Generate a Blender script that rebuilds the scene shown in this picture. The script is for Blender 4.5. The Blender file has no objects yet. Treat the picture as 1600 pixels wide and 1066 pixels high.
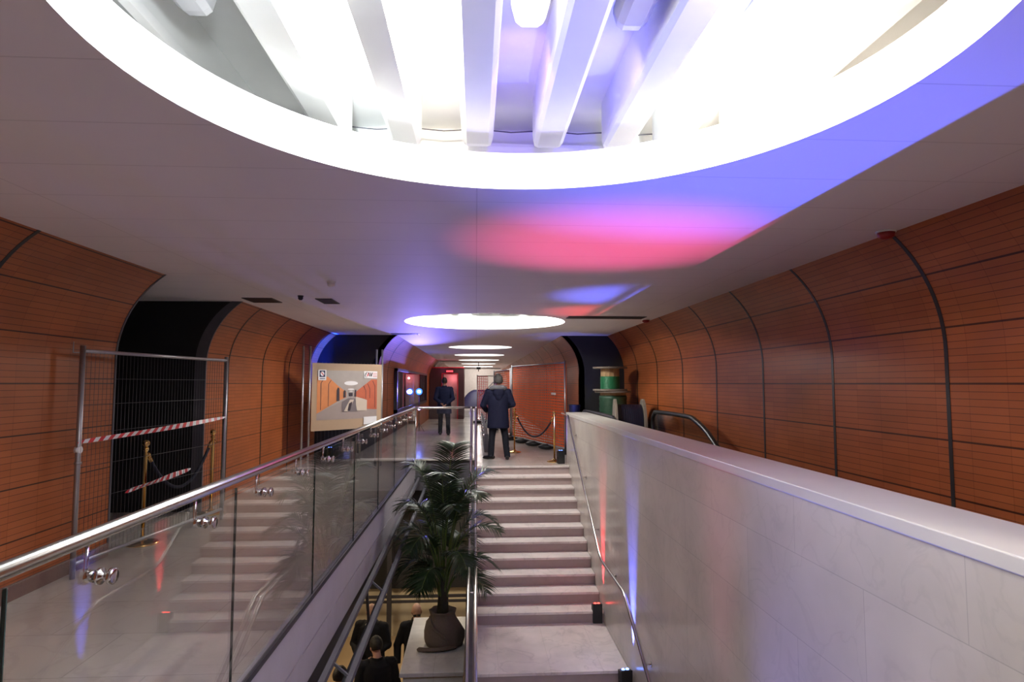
import bpy, bmesh, math, random
from mathutils import Vector, Matrix, Euler, noise
from mathutils.geometry import tessellate_polygon

random.seed(11)
SC = bpy.context.scene
COL = SC.collection
PI = math.pi
H = 2.65            # ceiling height above the upper floor
LOW = -3.6          # lower hall floor

# ------------------------------------------------------------------ materials
def new_mat(name):
    m = bpy.data.materials.new(name); m.use_nodes = True
    nt = m.node_tree; nt.nodes.clear()
    out = nt.nodes.new('ShaderNodeOutputMaterial')
    return m, nt, out

def N(nt, kind, **kw):
    n = nt.nodes.new(kind)
    for k, v in kw.items():
        if k in n.inputs: n.inputs[k].default_value = v
        else: setattr(n, k, v)
    return n

def rgba(c): return (c[0], c[1], c[2], 1.0)

def pm(name, col, rough=.6, metal=0.0, var=.12, scale=9.0, bump=0.0, bscale=60.0, spec=.5, trans=0.0, sheen=0.0):
    """principled with a little procedural mottling"""
    m, nt, out = new_mat(name)
    p = N(nt, 'ShaderNodeBsdfPrincipled')
    p.inputs['Roughness'].default_value = rough
    p.inputs['Metallic'].default_value = metal
    p.inputs['Specular IOR Level'].default_value = spec
    if sheen: p.inputs['Sheen Weight'].default_value = sheen
    tc = N(nt, 'ShaderNodeTexCoord')
    nz = N(nt, 'ShaderNodeTexNoise'); nz.inputs['Scale'].default_value = scale; nz.inputs['Detail'].default_value = 3
    nt.links.new(tc.outputs['Object'], nz.inputs['Vector'])
    mx = N(nt, 'ShaderNodeMix', data_type='RGBA')
    mx.inputs[6].default_value = rgba([c * (1 - var) for c in col])
    mx.inputs[7].default_value = rgba([min(1, c * (1 + var)) for c in col])
    nt.links.new(nz.outputs['Fac'], mx.inputs[0])
    nt.links.new(mx.outputs[2], p.inputs['Base Color'])
    if bump:
        b = N(nt, 'ShaderNodeBump'); b.inputs['Strength'].default_value = bump; b.inputs['Distance'].default_value = .01
        n2 = N(nt, 'ShaderNodeTexNoise'); n2.inputs['Scale'].default_value = bscale
        nt.links.new(tc.outputs['Object'], n2.inputs['Vector'])
        nt.links.new(n2.outputs['Fac'], b.inputs['Height']); nt.links.new(b.outputs['Normal'], p.inputs['Normal'])
    nt.links.new(p.outputs['BSDF'], out.inputs['Surface'])
    return m

def em(name, col, strength):
    m, nt, out = new_mat(name)
    e = N(nt, 'ShaderNodeEmission'); e.inputs['Color'].default_value = rgba(col); e.inputs['Strength'].default_value = strength
    nt.links.new(e.outputs[0], out.inputs['Surface'])
    return m

def glass_mat(name, tint=(.93, .96, .94), f0=.045, rough=.0):
    m, nt, out = new_mat(name)
    tr = N(nt, 'ShaderNodeBsdfTransparent'); tr.inputs['Color'].default_value = rgba(tint)
    gl = N(nt, 'ShaderNodeBsdfGlossy'); gl.inputs['Roughness'].default_value = rough
    geo = N(nt, 'ShaderNodeNewGeometry')
    dot = N(nt, 'ShaderNodeVectorMath', operation='DOT_PRODUCT')
    nt.links.new(geo.outputs['Normal'], dot.inputs[0]); nt.links.new(geo.outputs['Incoming'], dot.inputs[1])
    ab = N(nt, 'ShaderNodeMath', operation='ABSOLUTE'); nt.links.new(dot.outputs['Value'], ab.inputs[0])
    om = N(nt, 'ShaderNodeMath', operation='SUBTRACT'); om.inputs[0].default_value = 1; nt.links.new(ab.outputs[0], om.inputs[1])
    pw = N(nt, 'ShaderNodeMath', operation='POWER'); pw.inputs[1].default_value = 5; nt.links.new(om.outputs[0], pw.inputs[0])
    ma = N(nt, 'ShaderNodeMath', operation='MULTIPLY_ADD'); ma.inputs[1].default_value = 1 - f0; ma.inputs[2].default_value = f0
    nt.links.new(pw.outputs[0], ma.inputs[0])
    mx = N(nt, 'ShaderNodeMixShader')
    nt.links.new(ma.outputs[0], mx.inputs[0]); nt.links.new(tr.outputs[0], mx.inputs[1]); nt.links.new(gl.outputs[0], mx.inputs[2])
    nt.links.new(mx.outputs[0], out.inputs['Surface'])
    return m

def brick_mat(name, c1, c2, mortar, bw, bh, msize, coord='UV', swap=None, rough=.5, offset=0.0, second=None,
              noise_amt=.12, nscale=1.5, bump=.0, spec=.5, vein=None, rvar=0.0, coat=0.0):
    """rows/slabs from the Brick texture. swap: which object axes feed u, v"""
    m, nt, out = new_mat(name)
    p = N(nt, 'ShaderNodeBsdfPrincipled'); p.inputs['Roughness'].default_value = rough
    p.inputs['Specular IOR Level'].default_value = spec
    p.inputs['Coat Weight'].default_value = coat
    tc = N(nt, 'ShaderNodeTexCoord')
    vec = tc.outputs[coord]
    if swap:
        sx = N(nt, 'ShaderNodeSeparateXYZ'); nt.links.new(vec, sx.inputs[0])
        cx = N(nt, 'ShaderNodeCombineXYZ')
        nt.links.new(sx.outputs[swap[0]], cx.inputs[0]); nt.links.new(sx.outputs[swap[1]], cx.inputs[1])
        vec = cx.outputs[0]
    def brick(w, h, ms, a, b, mo):
        t = N(nt, 'ShaderNodeTexBrick'); t.offset = offset; t.squash = 1.0
        t.inputs['Scale'].default_value = 1.0
        t.inputs['Brick Width'].default_value = w; t.inputs['Row Height'].default_value = h
        t.inputs['Mortar Size'].default_value = ms; t.inputs['Mortar Smooth'].default_value = .15
        t.inputs['Color1'].default_value = rgba(a); t.inputs['Color2'].default_value = rgba(b); t.inputs['Mortar'].default_value = rgba(mo)
        nt.links.new(vec, t.inputs['Vector'])
        return t
    b1 = brick(bw, bh, msize, c1, c2, mortar)
    col = b1.outputs['Color']
    for w, h, ms, mo in (second or ()):
        b2 = brick(w, h, ms, (1, 1, 1), (1, 1, 1), mo)
        mx = N(nt, 'ShaderNodeMix', data_type='RGBA', blend_type='MULTIPLY'); mx.inputs[0].default_value = 1
        nt.links.new(col, mx.inputs[6]); nt.links.new(b2.outputs['Color'], mx.inputs[7]); col = mx.outputs[2]
    nz = N(nt, 'ShaderNodeTexNoise'); nz.inputs['Scale'].default_value = nscale; nz.inputs['Detail'].default_value = 5
    nt.links.new(tc.outputs['Object'], nz.inputs['Vector'])
    rmp = N(nt, 'ShaderNodeMapRange'); rmp.inputs['From Min'].default_value = .3; rmp.inputs['From Max'].default_value = .7
    rmp.inputs['To Min'].default_value = 1 - noise_amt; rmp.inputs['To Max'].default_value = 1 + noise_amt
    nt.links.new(nz.outputs['Fac'], rmp.inputs['Value'])
    mm = N(nt, 'ShaderNodeVectorMath', operation='SCALE')
    nt.links.new(col, mm.inputs[0]); nt.links.new(rmp.outputs[0], mm.inputs['Scale'])
    col = mm.outputs[0]
    if vein:
        wv = N(nt, 'ShaderNodeTexNoise'); wv.inputs['Scale'].default_value = vein[0]; wv.inputs['Detail'].default_value = 8; wv.inputs['Distortion'].default_value = 1.2
        nt.links.new(tc.outputs['Object'], wv.inputs['Vector'])
        cr = N(nt, 'ShaderNodeValToRGB')
        cr.color_ramp.elements[0].position = .47; cr.color_ramp.elements[0].color = (1, 1, 1, 1)
        cr.color_ramp.elements[1].position = .53; cr.color_ramp.elements[1].color = (1, 1, 1, 1)
        e = cr.color_ramp.elements.new(.5); e.color = rgba([vein[1]] * 3)
        nt.links.new(wv.outputs['Fac'], cr.inputs['Fac'])
        m2 = N(nt, 'ShaderNodeMix', data_type='RGBA', blend_type='MULTIPLY'); m2.inputs[0].default_value = 1
        nt.links.new(col, m2.inputs[6]); nt.links.new(cr.outputs['Color'], m2.inputs[7]); col = m2.outputs[2]
    nt.links.new(col, p.inputs['Base Color'])
    if rvar:
        r2 = N(nt, 'ShaderNodeMapRange'); r2.inputs['To Min'].default_value = max(0, rough - rvar); r2.inputs['To Max'].default_value = rough + rvar
        nt.links.new(nz.outputs['Fac'], r2.inputs['Value']); nt.links.new(r2.outputs[0], p.inputs['Roughness'])
    if bump:
        b = N(nt, 'ShaderNodeBump'); b.invert = True; b.inputs['Strength'].default_value = bump; b.inputs['Distance'].default_value = .004
        nt.links.new(b1.outputs['Fac'], b.inputs['Height']); nt.links.new(b.outputs['Normal'], p.inputs['Normal'])
    nt.links.new(p.outputs['BSDF'], out.inputs['Surface'])
    return m

M = {}
M['tile'] = brick_mat('orange_clinker_tile', (.37, .104, .029), (.32, .086, .023), (.34, .094, .026), .30, .0487, .0001,
                      second=((90.0, .0487, .0021, (.26, .25, .25)), (.30, 90.0, .003, (.74, .70, .68)), (90.0, .39, .006, (.16, .14, .13))),
                      rough=.42, noise_amt=.16, nscale=1.1, spec=.35)
M['ceil'] = brick_mat('ceiling_panel', (.82, .79, .79), (.81, .78, .78), (.66, .63, .63), 2.44, .50, .004, coord='Object',
                      rough=.65, noise_amt=.03, nscale=.8, spec=.3)
M['white'] = pm('white_plaster', (.82, .82, .80), .55, var=.03)
M['stone'] = brick_mat('beige_limestone', (.62, .565, .51), (.575, .525, .47), (.46, .42, .38), 1.25, .47, .0025, coord='Object', swap=(1, 2),
                       rough=.24, offset=.5, noise_amt=.12, nscale=1.4, vein=(2.5, .94), rvar=.06, spec=.5)
M['coping'] = pm('pale_stone_coping', (.64, .61, .57), .3, var=.08, scale=3)
M['floor'] = brick_mat('polished_marble_floor', (.58, .53, .49), (.54, .49, .45), (.38, .35, .32), .9, .6, .003, coord='Object',
                       rough=.17, offset=.5, noise_amt=.10, nscale=1.2, vein=(2.2, .92), rvar=.05)
M['step'] = brick_mat('lit_beige_marble_step', (.84, .77, .74), (.80, .73, .70), (.66, .60, .57), .62, 9.0, .002, coord='Object',
                      rough=.30, noise_amt=.10, nscale=3.5, vein=(2.2, .86))  # treads lightened: overhead light put into the stone colour
M['riser'] = pm('shaded_beige_marble_riser', (.41, .325, .31), .38, var=.10, scale=14)  # same stone darkened: the risers' shade put into the colour
M['lowfloor'] = pm('tan_marble_floor', (.34, .24, .14), .28, var=.12, scale=2)
M['beige'] = pm('beige_paint', (.50, .44, .33), .6, var=.06)
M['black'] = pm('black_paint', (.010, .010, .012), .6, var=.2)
M['black_rubber'] = pm('black_rubber', (.012, .012, .012), .38, var=.2)
M['dark_joint'] = pm('black_joint', (.012, .011, .011), .5)
M['steel'] = pm('brushed_stainless', (.62, .60, .57), .24, 1.0, var=.06, scale=30)
M['chrome'] = pm('polished_steel', (.72, .71, .69), .10, 1.0, var=.04)
M['galv'] = pm('galvanised_steel', (.42, .42, .44), .42, .9, var=.12, scale=25)
M['wire'] = pm('thin_grey_wire', (.09, .09, .10), .5, .4)
M['grey_steel'] = pm('grey_painted_steel', (.095, .092, .108), .7, .0, var=.12)
M['dark_steel'] = pm('dark_painted_steel', (.035, .033, .042), .5, .2)
M['fascia'] = pm('grey_fascia_plaster', (.42, .40, .45), .55, var=.12, scale=4, bump=.15)
M['brass'] = pm('polished_brass', (.80, .52, .18), .16, 1.0, var=.06)
M['rope'] = pm('dark_velvet_rope', (.018, .018, .035), .9, var=.3, scale=90, bump=.3)
M['tape_red'] = pm('red_tape', (.62, .03, .04), .45)
M['tape_white'] = pm('white_tape', (.78, .78, .80), .45)
M['glass'] = glass_mat('balustrade_glass', (.955, .965, .955), .045)
M['pane'] = glass_mat('window_glass', (.9, .92, .95), .05)
M['glass_edge'] = pm('green_glass_edge', (.03, .055, .05), .2)
M['foliage'] = pm('palm_leaf', (.020, .044, .014), .38, var=.45, scale=12)
M['stem'] = pm('palm_stem', (.075, .12, .022), .5, var=.3, scale=10)
M['trunk'] = pm('palm_trunk', (.035, .03, .018), .8, var=.3, scale=30, bump=.4)
M['burlap'] = pm('brown_burlap', (.125, .092, .075), .95, var=.22, scale=50, bump=.5, bscale=220)
M['marble_white'] = brick_mat('white_marble_slab', (.62, .60, .60), (.57, .56, .56), (.42, .40, .40), .42, .52, .003, coord='Object', rough=.35, noise_amt=.12, nscale=3, vein=(2.5, .9))
M['netting'] = pm('orange_plastic_net', (.95, .14, .02), .45, var=.12, scale=5)
M['netting_pink'] = pm('red_plastic_net', (.62, .05, .05), .45, var=.12)
M['wood'] = pm('raw_wood', (.42, .27, .13), .75, var=.25, scale=7)
M['grey_wood'] = pm('weathered_grey_wood', (.20, .165, .13), .8, var=.25, scale=9)
M['green_cable'] = pm('green_cable', (.012, .145, .055), .45, var=.25, scale=30)
M['dark_green_cable'] = pm('dark_green_cable', (.018, .06, .03), .45, var=.25, scale=30)
M['blue_cable'] = pm('dark_blue_cable', (.005, .007, .022), .32, var=.3, scale=30)
M['beam_tan'] = pm('tan_deck', (.36, .25, .14), .5)
M['skin'] = pm('skin', (.50, .265, .18), .5, var=.10, scale=25)
M['skin_pale'] = pm('pale_skin', (.58, .33, .235), .5, var=.08, scale=25)
M['navy_coat'] = pm('navy_coat', (.007, .008, .026), .8, var=.25, scale=16, bump=.25, bscale=25, spec=.2)
M['black_coat'] = pm('black_coat', (.010, .010, .013), .85, var=.25, scale=16, bump=.2, bscale=25, spec=.2)
M['dark_blue_coat'] = pm('dark_blue_coat', (.014, .018, .05), .85, var=.25, scale=16, bump=.2, bscale=25, spec=.2)
M['yellow_coat'] = pm('mustard_jacket', (.50, .26, .03), .7, var=.2, scale=14, bump=.3, bscale=30)
M['charcoal'] = pm('charcoal_trousers', (.012, .013, .020), .85, var=.2, spec=.2)
M['shoe'] = pm('black_leather', (.010, .010, .010), .35)
M['hair_grey'] = pm('grey_hair', (.055, .048, .045), .75, var=.5, scale=60, bump=.7, bscale=70)
M['hair_dark'] = pm('dark_hair', (.014, .010, .008), .6, var=.4, scale=60, bump=.6, bscale=70)
M['fur'] = pm('grey_hood_lining', (.15, .15, .165), .95, var=.4, scale=45, bump=.8, bscale=80)
M['shirt'] = pm('white_shirt', (.65, .63, .6), .8)
M['dark_lens'] = pm('dark_lens', (.01, .01, .012), .1)
M['plastic_black'] = pm('black_plastic', (.012, .012, .014), .45)
M['board_tan'] = pm('tan_poster_paper', (.43, .30, .20), .7, var=.03)
M['p_ceil'] = pm('print_grey', (.36, .315, .295), .6, var=.08)
M['p_wallL'] = pm('print_orange', (.62, .22, .075), .6, var=.15)
M['p_wallR'] = pm('print_rust', (.46, .105, .05), .6, var=.15)
M['p_floor'] = pm('print_mauve_grey', (.33, .265, .25), .6, var=.1)
M['p_white'] = pm('print_white', (.80, .78, .80), .6, var=.02)
M['p_stone'] = pm('print_cream', (.58, .49, .41), .6, var=.05)
M['p_dark'] = pm('print_dark', (.035, .02, .03), .6)
M['p_grey'] = pm('print_mid_grey', (.17, .14, .15), .6)
M['p_navy'] = pm('print_navy', (.012, .02, .085), .6)
M['p_red'] = pm('print_red', (.62, .03, .05), .6)
M['maroon'] = pm('maroon_panel', (.070, .022, .026), .5)
M['granite'] = pm('speckled_red_granite', (.16, .075, .06), .3, var=.7, scale=140)
M['cream_wall'] = pm('cream_wall', (.80, .76, .72), .7)
M['tarp'] = pm('dark_blue_tarpaulin', (.012, .010, .05), .6, bump=.3, bscale=8)
M['red_plastic'] = pm('red_plastic', (.30, .02, .02), .4)
M['fixture'] = pm('frosted_fixture_shell', (.62, .62, .64), .25, var=.05)
M['fixture_lit'] = em('lit_fixture_cover', (1, .98, .95), 2.5)
M['curtain'] = pm('pale_curtain', (.45, .45, .5), .7, var=.15)
M['diffuser'] = em('lit_skylight_diffuser', (1, .97, .92), 3.0)
M['led_blue'] = em('blue_led', (.10, .22, 1), 14)
M['led_blue_hot'] = em('blue_led_bright', (.12, .35, 1), 60)
M['led_blue_halo'] = em('blue_led_halo', (.04, .16, 1), 3.0)
M['led_red'] = em('red_led', (1, .04, .03), 10)
M['exit_red'] = em('red_sign_light', (1, .06, .08), 2.5)
M['label'] = pm('white_label', (.75, .72, .70), .5)

# ------------------------------------------------------------------ mesh builder
class MB:
    def __init__(s): s.v = []; s.f = []; s.mi = []; s.sm = []; s.uv = []
    def add(s, vs, fs, mi=0, smooth=False, uv=None):
        o = len(s.v); s.v += [Vector(v) for v in vs]
        for k, f in enumerate(fs):
            s.f.append([i + o for i in f]); s.mi.append(mi); s.sm.append(smooth)
            s.uv.append(uv[k] if uv else None)
        return s
    def box(s, x0, x1, y0, y1, z0, z1, mi=0, mat=None):
        vs = [Vector((x, y, z)) for z in (z0, z1) for y in (y0, y1) for x in (x0, x1)]
        if mat: vs = [mat @ v for v in vs]
        return s.add(vs, [(0, 2, 3, 1), (4, 5, 7, 6), (0, 1, 5, 4), (2, 6, 7, 3), (0, 4, 6, 2), (1, 3, 7, 5)], mi)
    def beam(s, a, b, w, h, mi=0, up=(0, 0, 1)):
        a = Vector(a); b = Vector(b); d = (b - a); L = d.length; d.normalize()
        u = Vector(up)
        if abs(d.dot(u)) > .98: u = Vector((1, 0, 0))
        r = d.cross(u).normalized(); u = r.cross(d)
        m = Matrix((r, d, u)).transposed().to_4x4(); m.translation = a
        return s.box(-w / 2, w / 2, 0, L, -h / 2, h / 2, mi, m)
    def tube(s, pts, r, seg=10, mi=0, smooth=True, cap=True, flat=None):
        pts = [Vector(p) for p in pts]; n = len(pts)
        rs = r if isinstance(r, (list, tuple)) else [r] * n
        rings = []; prev = None
        for i, p in enumerate(pts):
            t = (pts[min(i + 1, n - 1)] - pts[max(i - 1, 0)])
            if t.length < 1e-9: t = Vector((0, 0, 1))
            t.normalize()
            if prev is None:
                a = Vector((0, 0, 1)) if abs(t.z) < .9 else Vector((1, 0, 0))
                u = t.cross(a).normalized()
            else:
                u = (prev - t * prev.dot(t))
                u = u.normalized() if u.length > 1e-6 else t.orthogonal().normalized()
            prev = u; w = t.cross(u)
            rings.append([p + (u * math.cos(2 * PI * k / seg) + w * math.sin(2 * PI * k / seg) * (flat or 1)) * rs[i] for k in range(seg)])
        vs = [v for ring in rings for v in ring]; fs = []
        for i in range(n - 1):
            for k in range(seg):
                k2 = (k + 1) % seg
                fs.append((i * seg + k, i * seg + k2, (i + 1) * seg + k2, (i + 1) * seg + k))
        s.add(vs, fs, mi, smooth)
        if cap:
            o = len(s.v) - len(vs)
            s.f.append([o + k for k in reversed(range(seg))]); s.mi.append(mi); s.sm.append(False); s.uv.append(None)
            s.f.append([o + (n - 1) * seg + k for k in range(seg)]); s.mi.append(mi); s.sm.append(False); s.uv.append(None)
        return s
    def cyl(s, a, b, r, seg=16, mi=0): return s.tube([a, b], r, seg, mi)
    def lathe(s, prof, seg=24, c=(0, 0, 0), mi=0, mat=None, smooth=True):
        vs = []
        for r, z in prof:
            for k in range(seg):
                v = Vector((r * math.cos(2 * PI * k / seg), r * math.sin(2 * PI * k / seg), z))
                vs.append((mat @ v if mat else v) + Vector(c))
        fs = []
        n = len(prof)
        for i in range(n - 1):
            for k in range(seg):
                k2 = (k + 1) % seg
                fs.append((i * seg + k, i * seg + k2, (i + 1) * seg + k2, (i + 1) * seg + k))
        fs.append(list(reversed(range(seg)))); fs.append([(n - 1) * seg + k for k in range(seg)])
        return s.add(vs, fs, mi, smooth)
    def ell(s, c, r, seg=16, rings=10, mi=0, mat=None):
        vs = []; fs = []; c = Vector(c)
        for i in range(rings + 1):
            th = PI * i / rings
            for k in range(seg):
                ph = 2 * PI * k / seg
                v = Vector((r[0] * math.sin(th) * math.cos(ph), r[1] * math.sin(th) * math.sin(ph), r[2] * math.cos(th)))
                vs.append(c + (mat @ v if mat else v))
        for i in range(rings):
            for k in range(seg):
                k2 = (k + 1) % seg
                fs.append((i * seg + k, (i + 1) * seg + k, (i + 1) * seg + k2, i * seg + k2))
        return s.add(vs, fs, mi, True)
    def loft(s, rings, seg=20, mi=0):
        """rings: (cx, cy, z, rx, ry)"""
        vs = []; fs = []; n = len(rings)
        for cx, cy, z, rx, ry in rings:
            for k in range(seg):
                a = 2 * PI * k / seg
                vs.append(Vector((cx + rx * math.cos(a), cy + ry * math.sin(a), z)))
        for i in range(n - 1):
            for k in range(seg):
                k2 = (k + 1) % seg
                fs.append((i * seg + k, i * seg + k2, (i + 1) * seg + k2, (i + 1) * seg + k))
        fs.append(list(reversed(range(seg)))); fs.append([(n - 1) * seg + k for k in range(seg)])
        return s.add(vs, fs, mi, True)
    def prism(s, poly, axis, a, b, mi=0):
        """poly: 2-D outline; axis 'x': (y,z), 'y': (x,z), 'z': (x,y)"""
        def P(p, t): return {'x': (t, p[0], p[1]), 'y': (p[0], t, p[1]), 'z': (p[0], p[1], t)}[axis]
        n = len(poly)
        vs = [P(p, a) for p in poly] + [P(p, b) for p in poly]
        fs = [(i, (i + 1) % n, n + (i + 1) % n, n + i) for i in range(n)]
        for t in tessellate_polygon([[Vector((p[0], p[1], 0)) for p in poly]]):
            fs.append(tuple(t)); fs.append(tuple(n + i for i in reversed(t)))
        return s.add(vs, fs, mi)
    def move(s, m):
        s.v = [m @ v for v in s.v]; return s
    def mesh(s, name, mats, off=Vector((0, 0, 0))):
        me = bpy.data.meshes.new(name)
        me.from_pydata([tuple(v - off) for v in s.v], [], s.f)
        for m in (mats if isinstance(mats, (list, tuple)) else [mats]): me.materials.append(m)
        me.polygons.foreach_set('material_index', s.mi)
        me.polygons.foreach_set('use_smooth', s.sm)
        if any(u is not None for u in s.uv):
            ul = me.uv_layers.new(name='UVMap')
            for p, u in zip(me.polygons, s.uv):
                if u:
                    for li, c in zip(p.loop_indices, u): ul.data[li].uv = c
        me.validate(); 
        bm = bmesh.new(); bm.from_mesh(me); bmesh.ops.recalc_face_normals(bm, faces=bm.faces); bm.to_mesh(me); bm.free()
        me.update()
        return me

ORG = {}
def org(o): return ORG.get(o.name, Vector((0, 0, 0)))

def obj(name, mb, mats, parent=None, world=True, bevel=0.0, at=None):
    """one mesh object. world=True: the builder's points are world points; else they are in the parent's frame.
    at: origin of a top-level object"""
    off = Vector((0, 0, 0))
    if parent is not None and world: off = org(parent)
    if at is not None: off = Vector(at)
    me = mb if isinstance(mb, bpy.types.Mesh) else mb.mesh(name, mats, off)
    o = bpy.data.objects.new(name, me); COL.objects.link(o)
    if parent is not None:
        o.parent = parent; ORG[o.name] = off if world else Vector((0, 0, 0))
    elif at is not None:
        o.location = at; ORG[o.name] = off
    if bevel:
        b = o.modifiers.new('bevel', 'BEVEL'); b.width = bevel; b.segments = 2; b.limit_method = 'ANGLE'
    return o

def tag(o, label, cat, group=None):
    o['label'] = label; o['category'] = cat
    if group: o['group'] = group
    return o

def thing(name, label, cat, loc=(0, 0, 0), rot=(0, 0, 0), group=None):
    o = bpy.data.objects.new(name, None); COL.objects.link(o)
    o.empty_display_size = .1
    o.location = loc; o.rotation_euler = rot
    ORG[o.name] = Vector(loc)
    return tag(o, label, cat, group)

def struct(name, mb, mats, parent=None, bevel=0.0):
    o = obj(name, mb, mats, parent, bevel=bevel)
    o['kind'] = 'structure'
    return o

def dup(root, loc=None, rot=None, label=None, group=None):
    r = root.copy(); COL.objects.link(r)
    if loc is not None: r.location = loc
    if rot is not None: r.rotation_euler = rot
    if label: r['label'] = label
    if group: r['group'] = group
    for ch in list(root.children):
        c = ch.copy(); COL.objects.link(c); c.parent = r
        for g in list(ch.children):
            d = g.copy(); COL.objects.link(d); d.parent = c
    return r

def remesh(name, mb, mats, parent, voxel=.01, smooth=5, world=True, off=None):
    me = mb.mesh(name + '_src', mats, off if off is not None else (org(parent) if (parent is not None and world) else Vector((0, 0, 0))))
    o = bpy.data.objects.new(name, me); COL.objects.link(o)
    r = o.modifiers.new('r', 'REMESH'); r.mode = 'VOXEL'; r.voxel_size = voxel; r.use_smooth_shade = True
    if smooth:
        s = o.modifiers.new('s', 'SMOOTH'); s.factor = .5; s.iterations = smooth
    dg = bpy.context.evaluated_depsgraph_get()
    me2 = bpy.data.meshes.new_from_object(o.evaluated_get(dg))
    o.modifiers.clear(); o.data = me2; me2.name = name
    me2.materials.clear()
    for m in (mats if isinstance(mats, (list, tuple)) else [mats]): me2.materials.append(m)
    for p in me2.polygons: p.material_index = 0; p.use_smooth = True
    if parent is not None: o.parent = parent
    return o

def light(name, kind, loc, power, col=(1, 1, 1), parent=None, aim=None, **kw):
    l = bpy.data.lights.new(name, kind); l.energy = power; l.color = col
    for k, v in kw.items(): setattr(l, k, v)
    o = bpy.data.objects.new(name, l); COL.objects.link(o)
    o.location = Vector(loc) - (org(parent) if parent is not None else Vector((0, 0, 0)))
    if aim is not None:
        o.rotation_euler = (Vector(aim) - Vector(loc)).to_track_quat('-Z', 'Y').to_euler()
    if parent is not None: o.parent = parent
    return o

def bez(pts, n=16):
    """Catmull-Rom through points"""
    P = [Vector(p) for p in pts]; P = [P[0] * 2 - P[1]] + P + [P[-1] * 2 - P[-2]]
    out = []
    for i in range(1, len(P) - 2):
        for k in range(n):
            t = k / n
            a, b, c, d = P[i - 1], P[i], P[i + 1], P[i + 2]
            out.append(.5 * ((2 * b) + (c - a) * t + (2 * a - 5 * b + 4 * c - d) * t * t + (-a + 3 * b - 3 * c + d) * t ** 3))
    out.append(P[-2]); return out

# ------------------------------------------------------------------ room shell
def profile(xv, side, zb=-.0, inset=.40):
    """wall section: vertical face at x = side*xv up to z 1.82, then curling in under the ceiling"""
    z1 = 1.82; hv = H - z1
    a = 2 * math.atan2(inset, hv); R = hv / math.sin(a)
    pts = [(xv, zb, 0.0), (xv, z1, z1 - zb)]
    for k in range(1, 13):
        t = a * k / 12
        pts.append((xv - R * (1 - math.cos(t)), z1 + R * math.sin(t), z1 - zb + R * t))
    return [(side * x, z, s) for x, z, s in pts]

def wall_run(name, prof, y0, y1, joints, zref, jw=.034):
    """tiled curved wall plus black vertical joint strips (parts)"""
    mb = MB()
    ys = [y0, y1]
    vs = []; fs = []; uv = []
    for y in ys:
        for x, z, s in prof: vs.append((x, y, z))
    n = len(prof)
    for i in range(n - 1):
        fs.append((i, i + 1, n + i + 1, n + i))
        s0, s1 = prof[i][2], prof[i + 1][2]
        uv.append([(y0, s0 + zref), (y0, s1 + zref), (y1, s1 + zref), (y1, s0 + zref)])
    mb.add(vs, fs, 0, True, uv)
    # backing so the wall has thickness
    sx = 1 if prof[0][0] > 0 else -1
    back = [(x + sx * .12, z) for x, z, s in prof]
    vs2 = [(x, y, z) for y in ys for x, z in back]
    mb.add(vs2, [(i, i + 1, n + i + 1, n + i) for i in range(n - 1)], 1)
    for y in (0, 1):
        o = [(prof[i][0], ys[y], prof[i][1]) for i in range(n)] + [(back[i][0], ys[y], back[i][1]) for i in range(n)]
        mb.add(o, [(i, i + 1, n + i + 1, n + i) for i in range(n - 1)], 1)
    w = struct(name, mb, [M['tile'], M['grey_steel']])
    for y in joints:
        jb = MB(); d = -sx * .004
        vs = []; fs = []
        for yy in (y - jw / 2, y + jw / 2):
            for x, z, s in prof: vs.append((x + d, yy, z))
            for x, z, s in prof: vs.append((x + sx * .02, yy, z))
        n2 = 2 * n
        for i in range(n - 1):
            fs.append((i, i + 1, n2 + i + 1, n2 + i))
            fs.append((i, i + 1, n + i + 1, n + i)); fs.append((n2 + i, n2 + i + 1, n2 + n + i + 1, n2 + n + i))
        jb.add(vs, fs)
        obj('joint_strip', jb, M['dark_joint'], w)
    return w

ZR = .39 * 5 - 1.6
pl = profile(3.43, -1, 0.0, .43)
pr = profile(3.26, 1, LOW, .37)
pnl = profile(2.12, -1, 0.0, .40)
pnr = profile(2.26, 1, 0.0, .39)
wall_run('wall_left', pl, -3.5, 6.06, [-1.13, .24, 1.61, 2.97, 4.34], ZR)
wall_run('wall_left_middle', pl, 8.02, 13.4, [8.74, 10.1, 11.5, 12.86], ZR)
wall_run('wall_right', pr, -3.5, 13.4, [-1.39, -.02, 1.35, 2.72, 4.08, 5.45, 6.82, 8.18, 9.55, 10.91, 12.28], .26)
wall_run('wall_left_far', pnl, 13.4, 40.0, [14.9, 26.4, 29.0, 31.6, 34.2], ZR)
wall_run('wall_right_far', pnr, 13.4, 46.0, [15.2, 17.4, 19.6, 21.8, 24.0, 26.2, 29.0, 32.0], ZR)

# end faces where the wide hall narrows, and the cross passage on the left
def end_face(name, prof, xo, y0, y1, zb, mat):
    poly = [(x, z) for x, z, s in prof] + [(xo, prof[-1][1]), (xo, zb)]
    poly[0] = (poly[0][0], zb)
    return struct(name, MB().prism(poly, 'y', y0, y1), mat)
end_face('wall_left_end', pnl, -3.56, 13.4, 13.52, 0.0, M['black'])
end_face('wall_right_end', pnr, 3.40, 13.4, 13.52, 0.0, M['black'])
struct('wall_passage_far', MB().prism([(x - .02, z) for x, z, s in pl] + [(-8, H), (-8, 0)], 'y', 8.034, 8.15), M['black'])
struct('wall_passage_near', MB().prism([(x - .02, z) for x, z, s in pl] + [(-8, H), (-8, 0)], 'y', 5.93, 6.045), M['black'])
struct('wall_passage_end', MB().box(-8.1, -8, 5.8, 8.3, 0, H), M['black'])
struct('wall_back', MB().box(-3.6, 3.4, -3.62, -3.5, LOW, H), M['cream_wall'])
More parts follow.
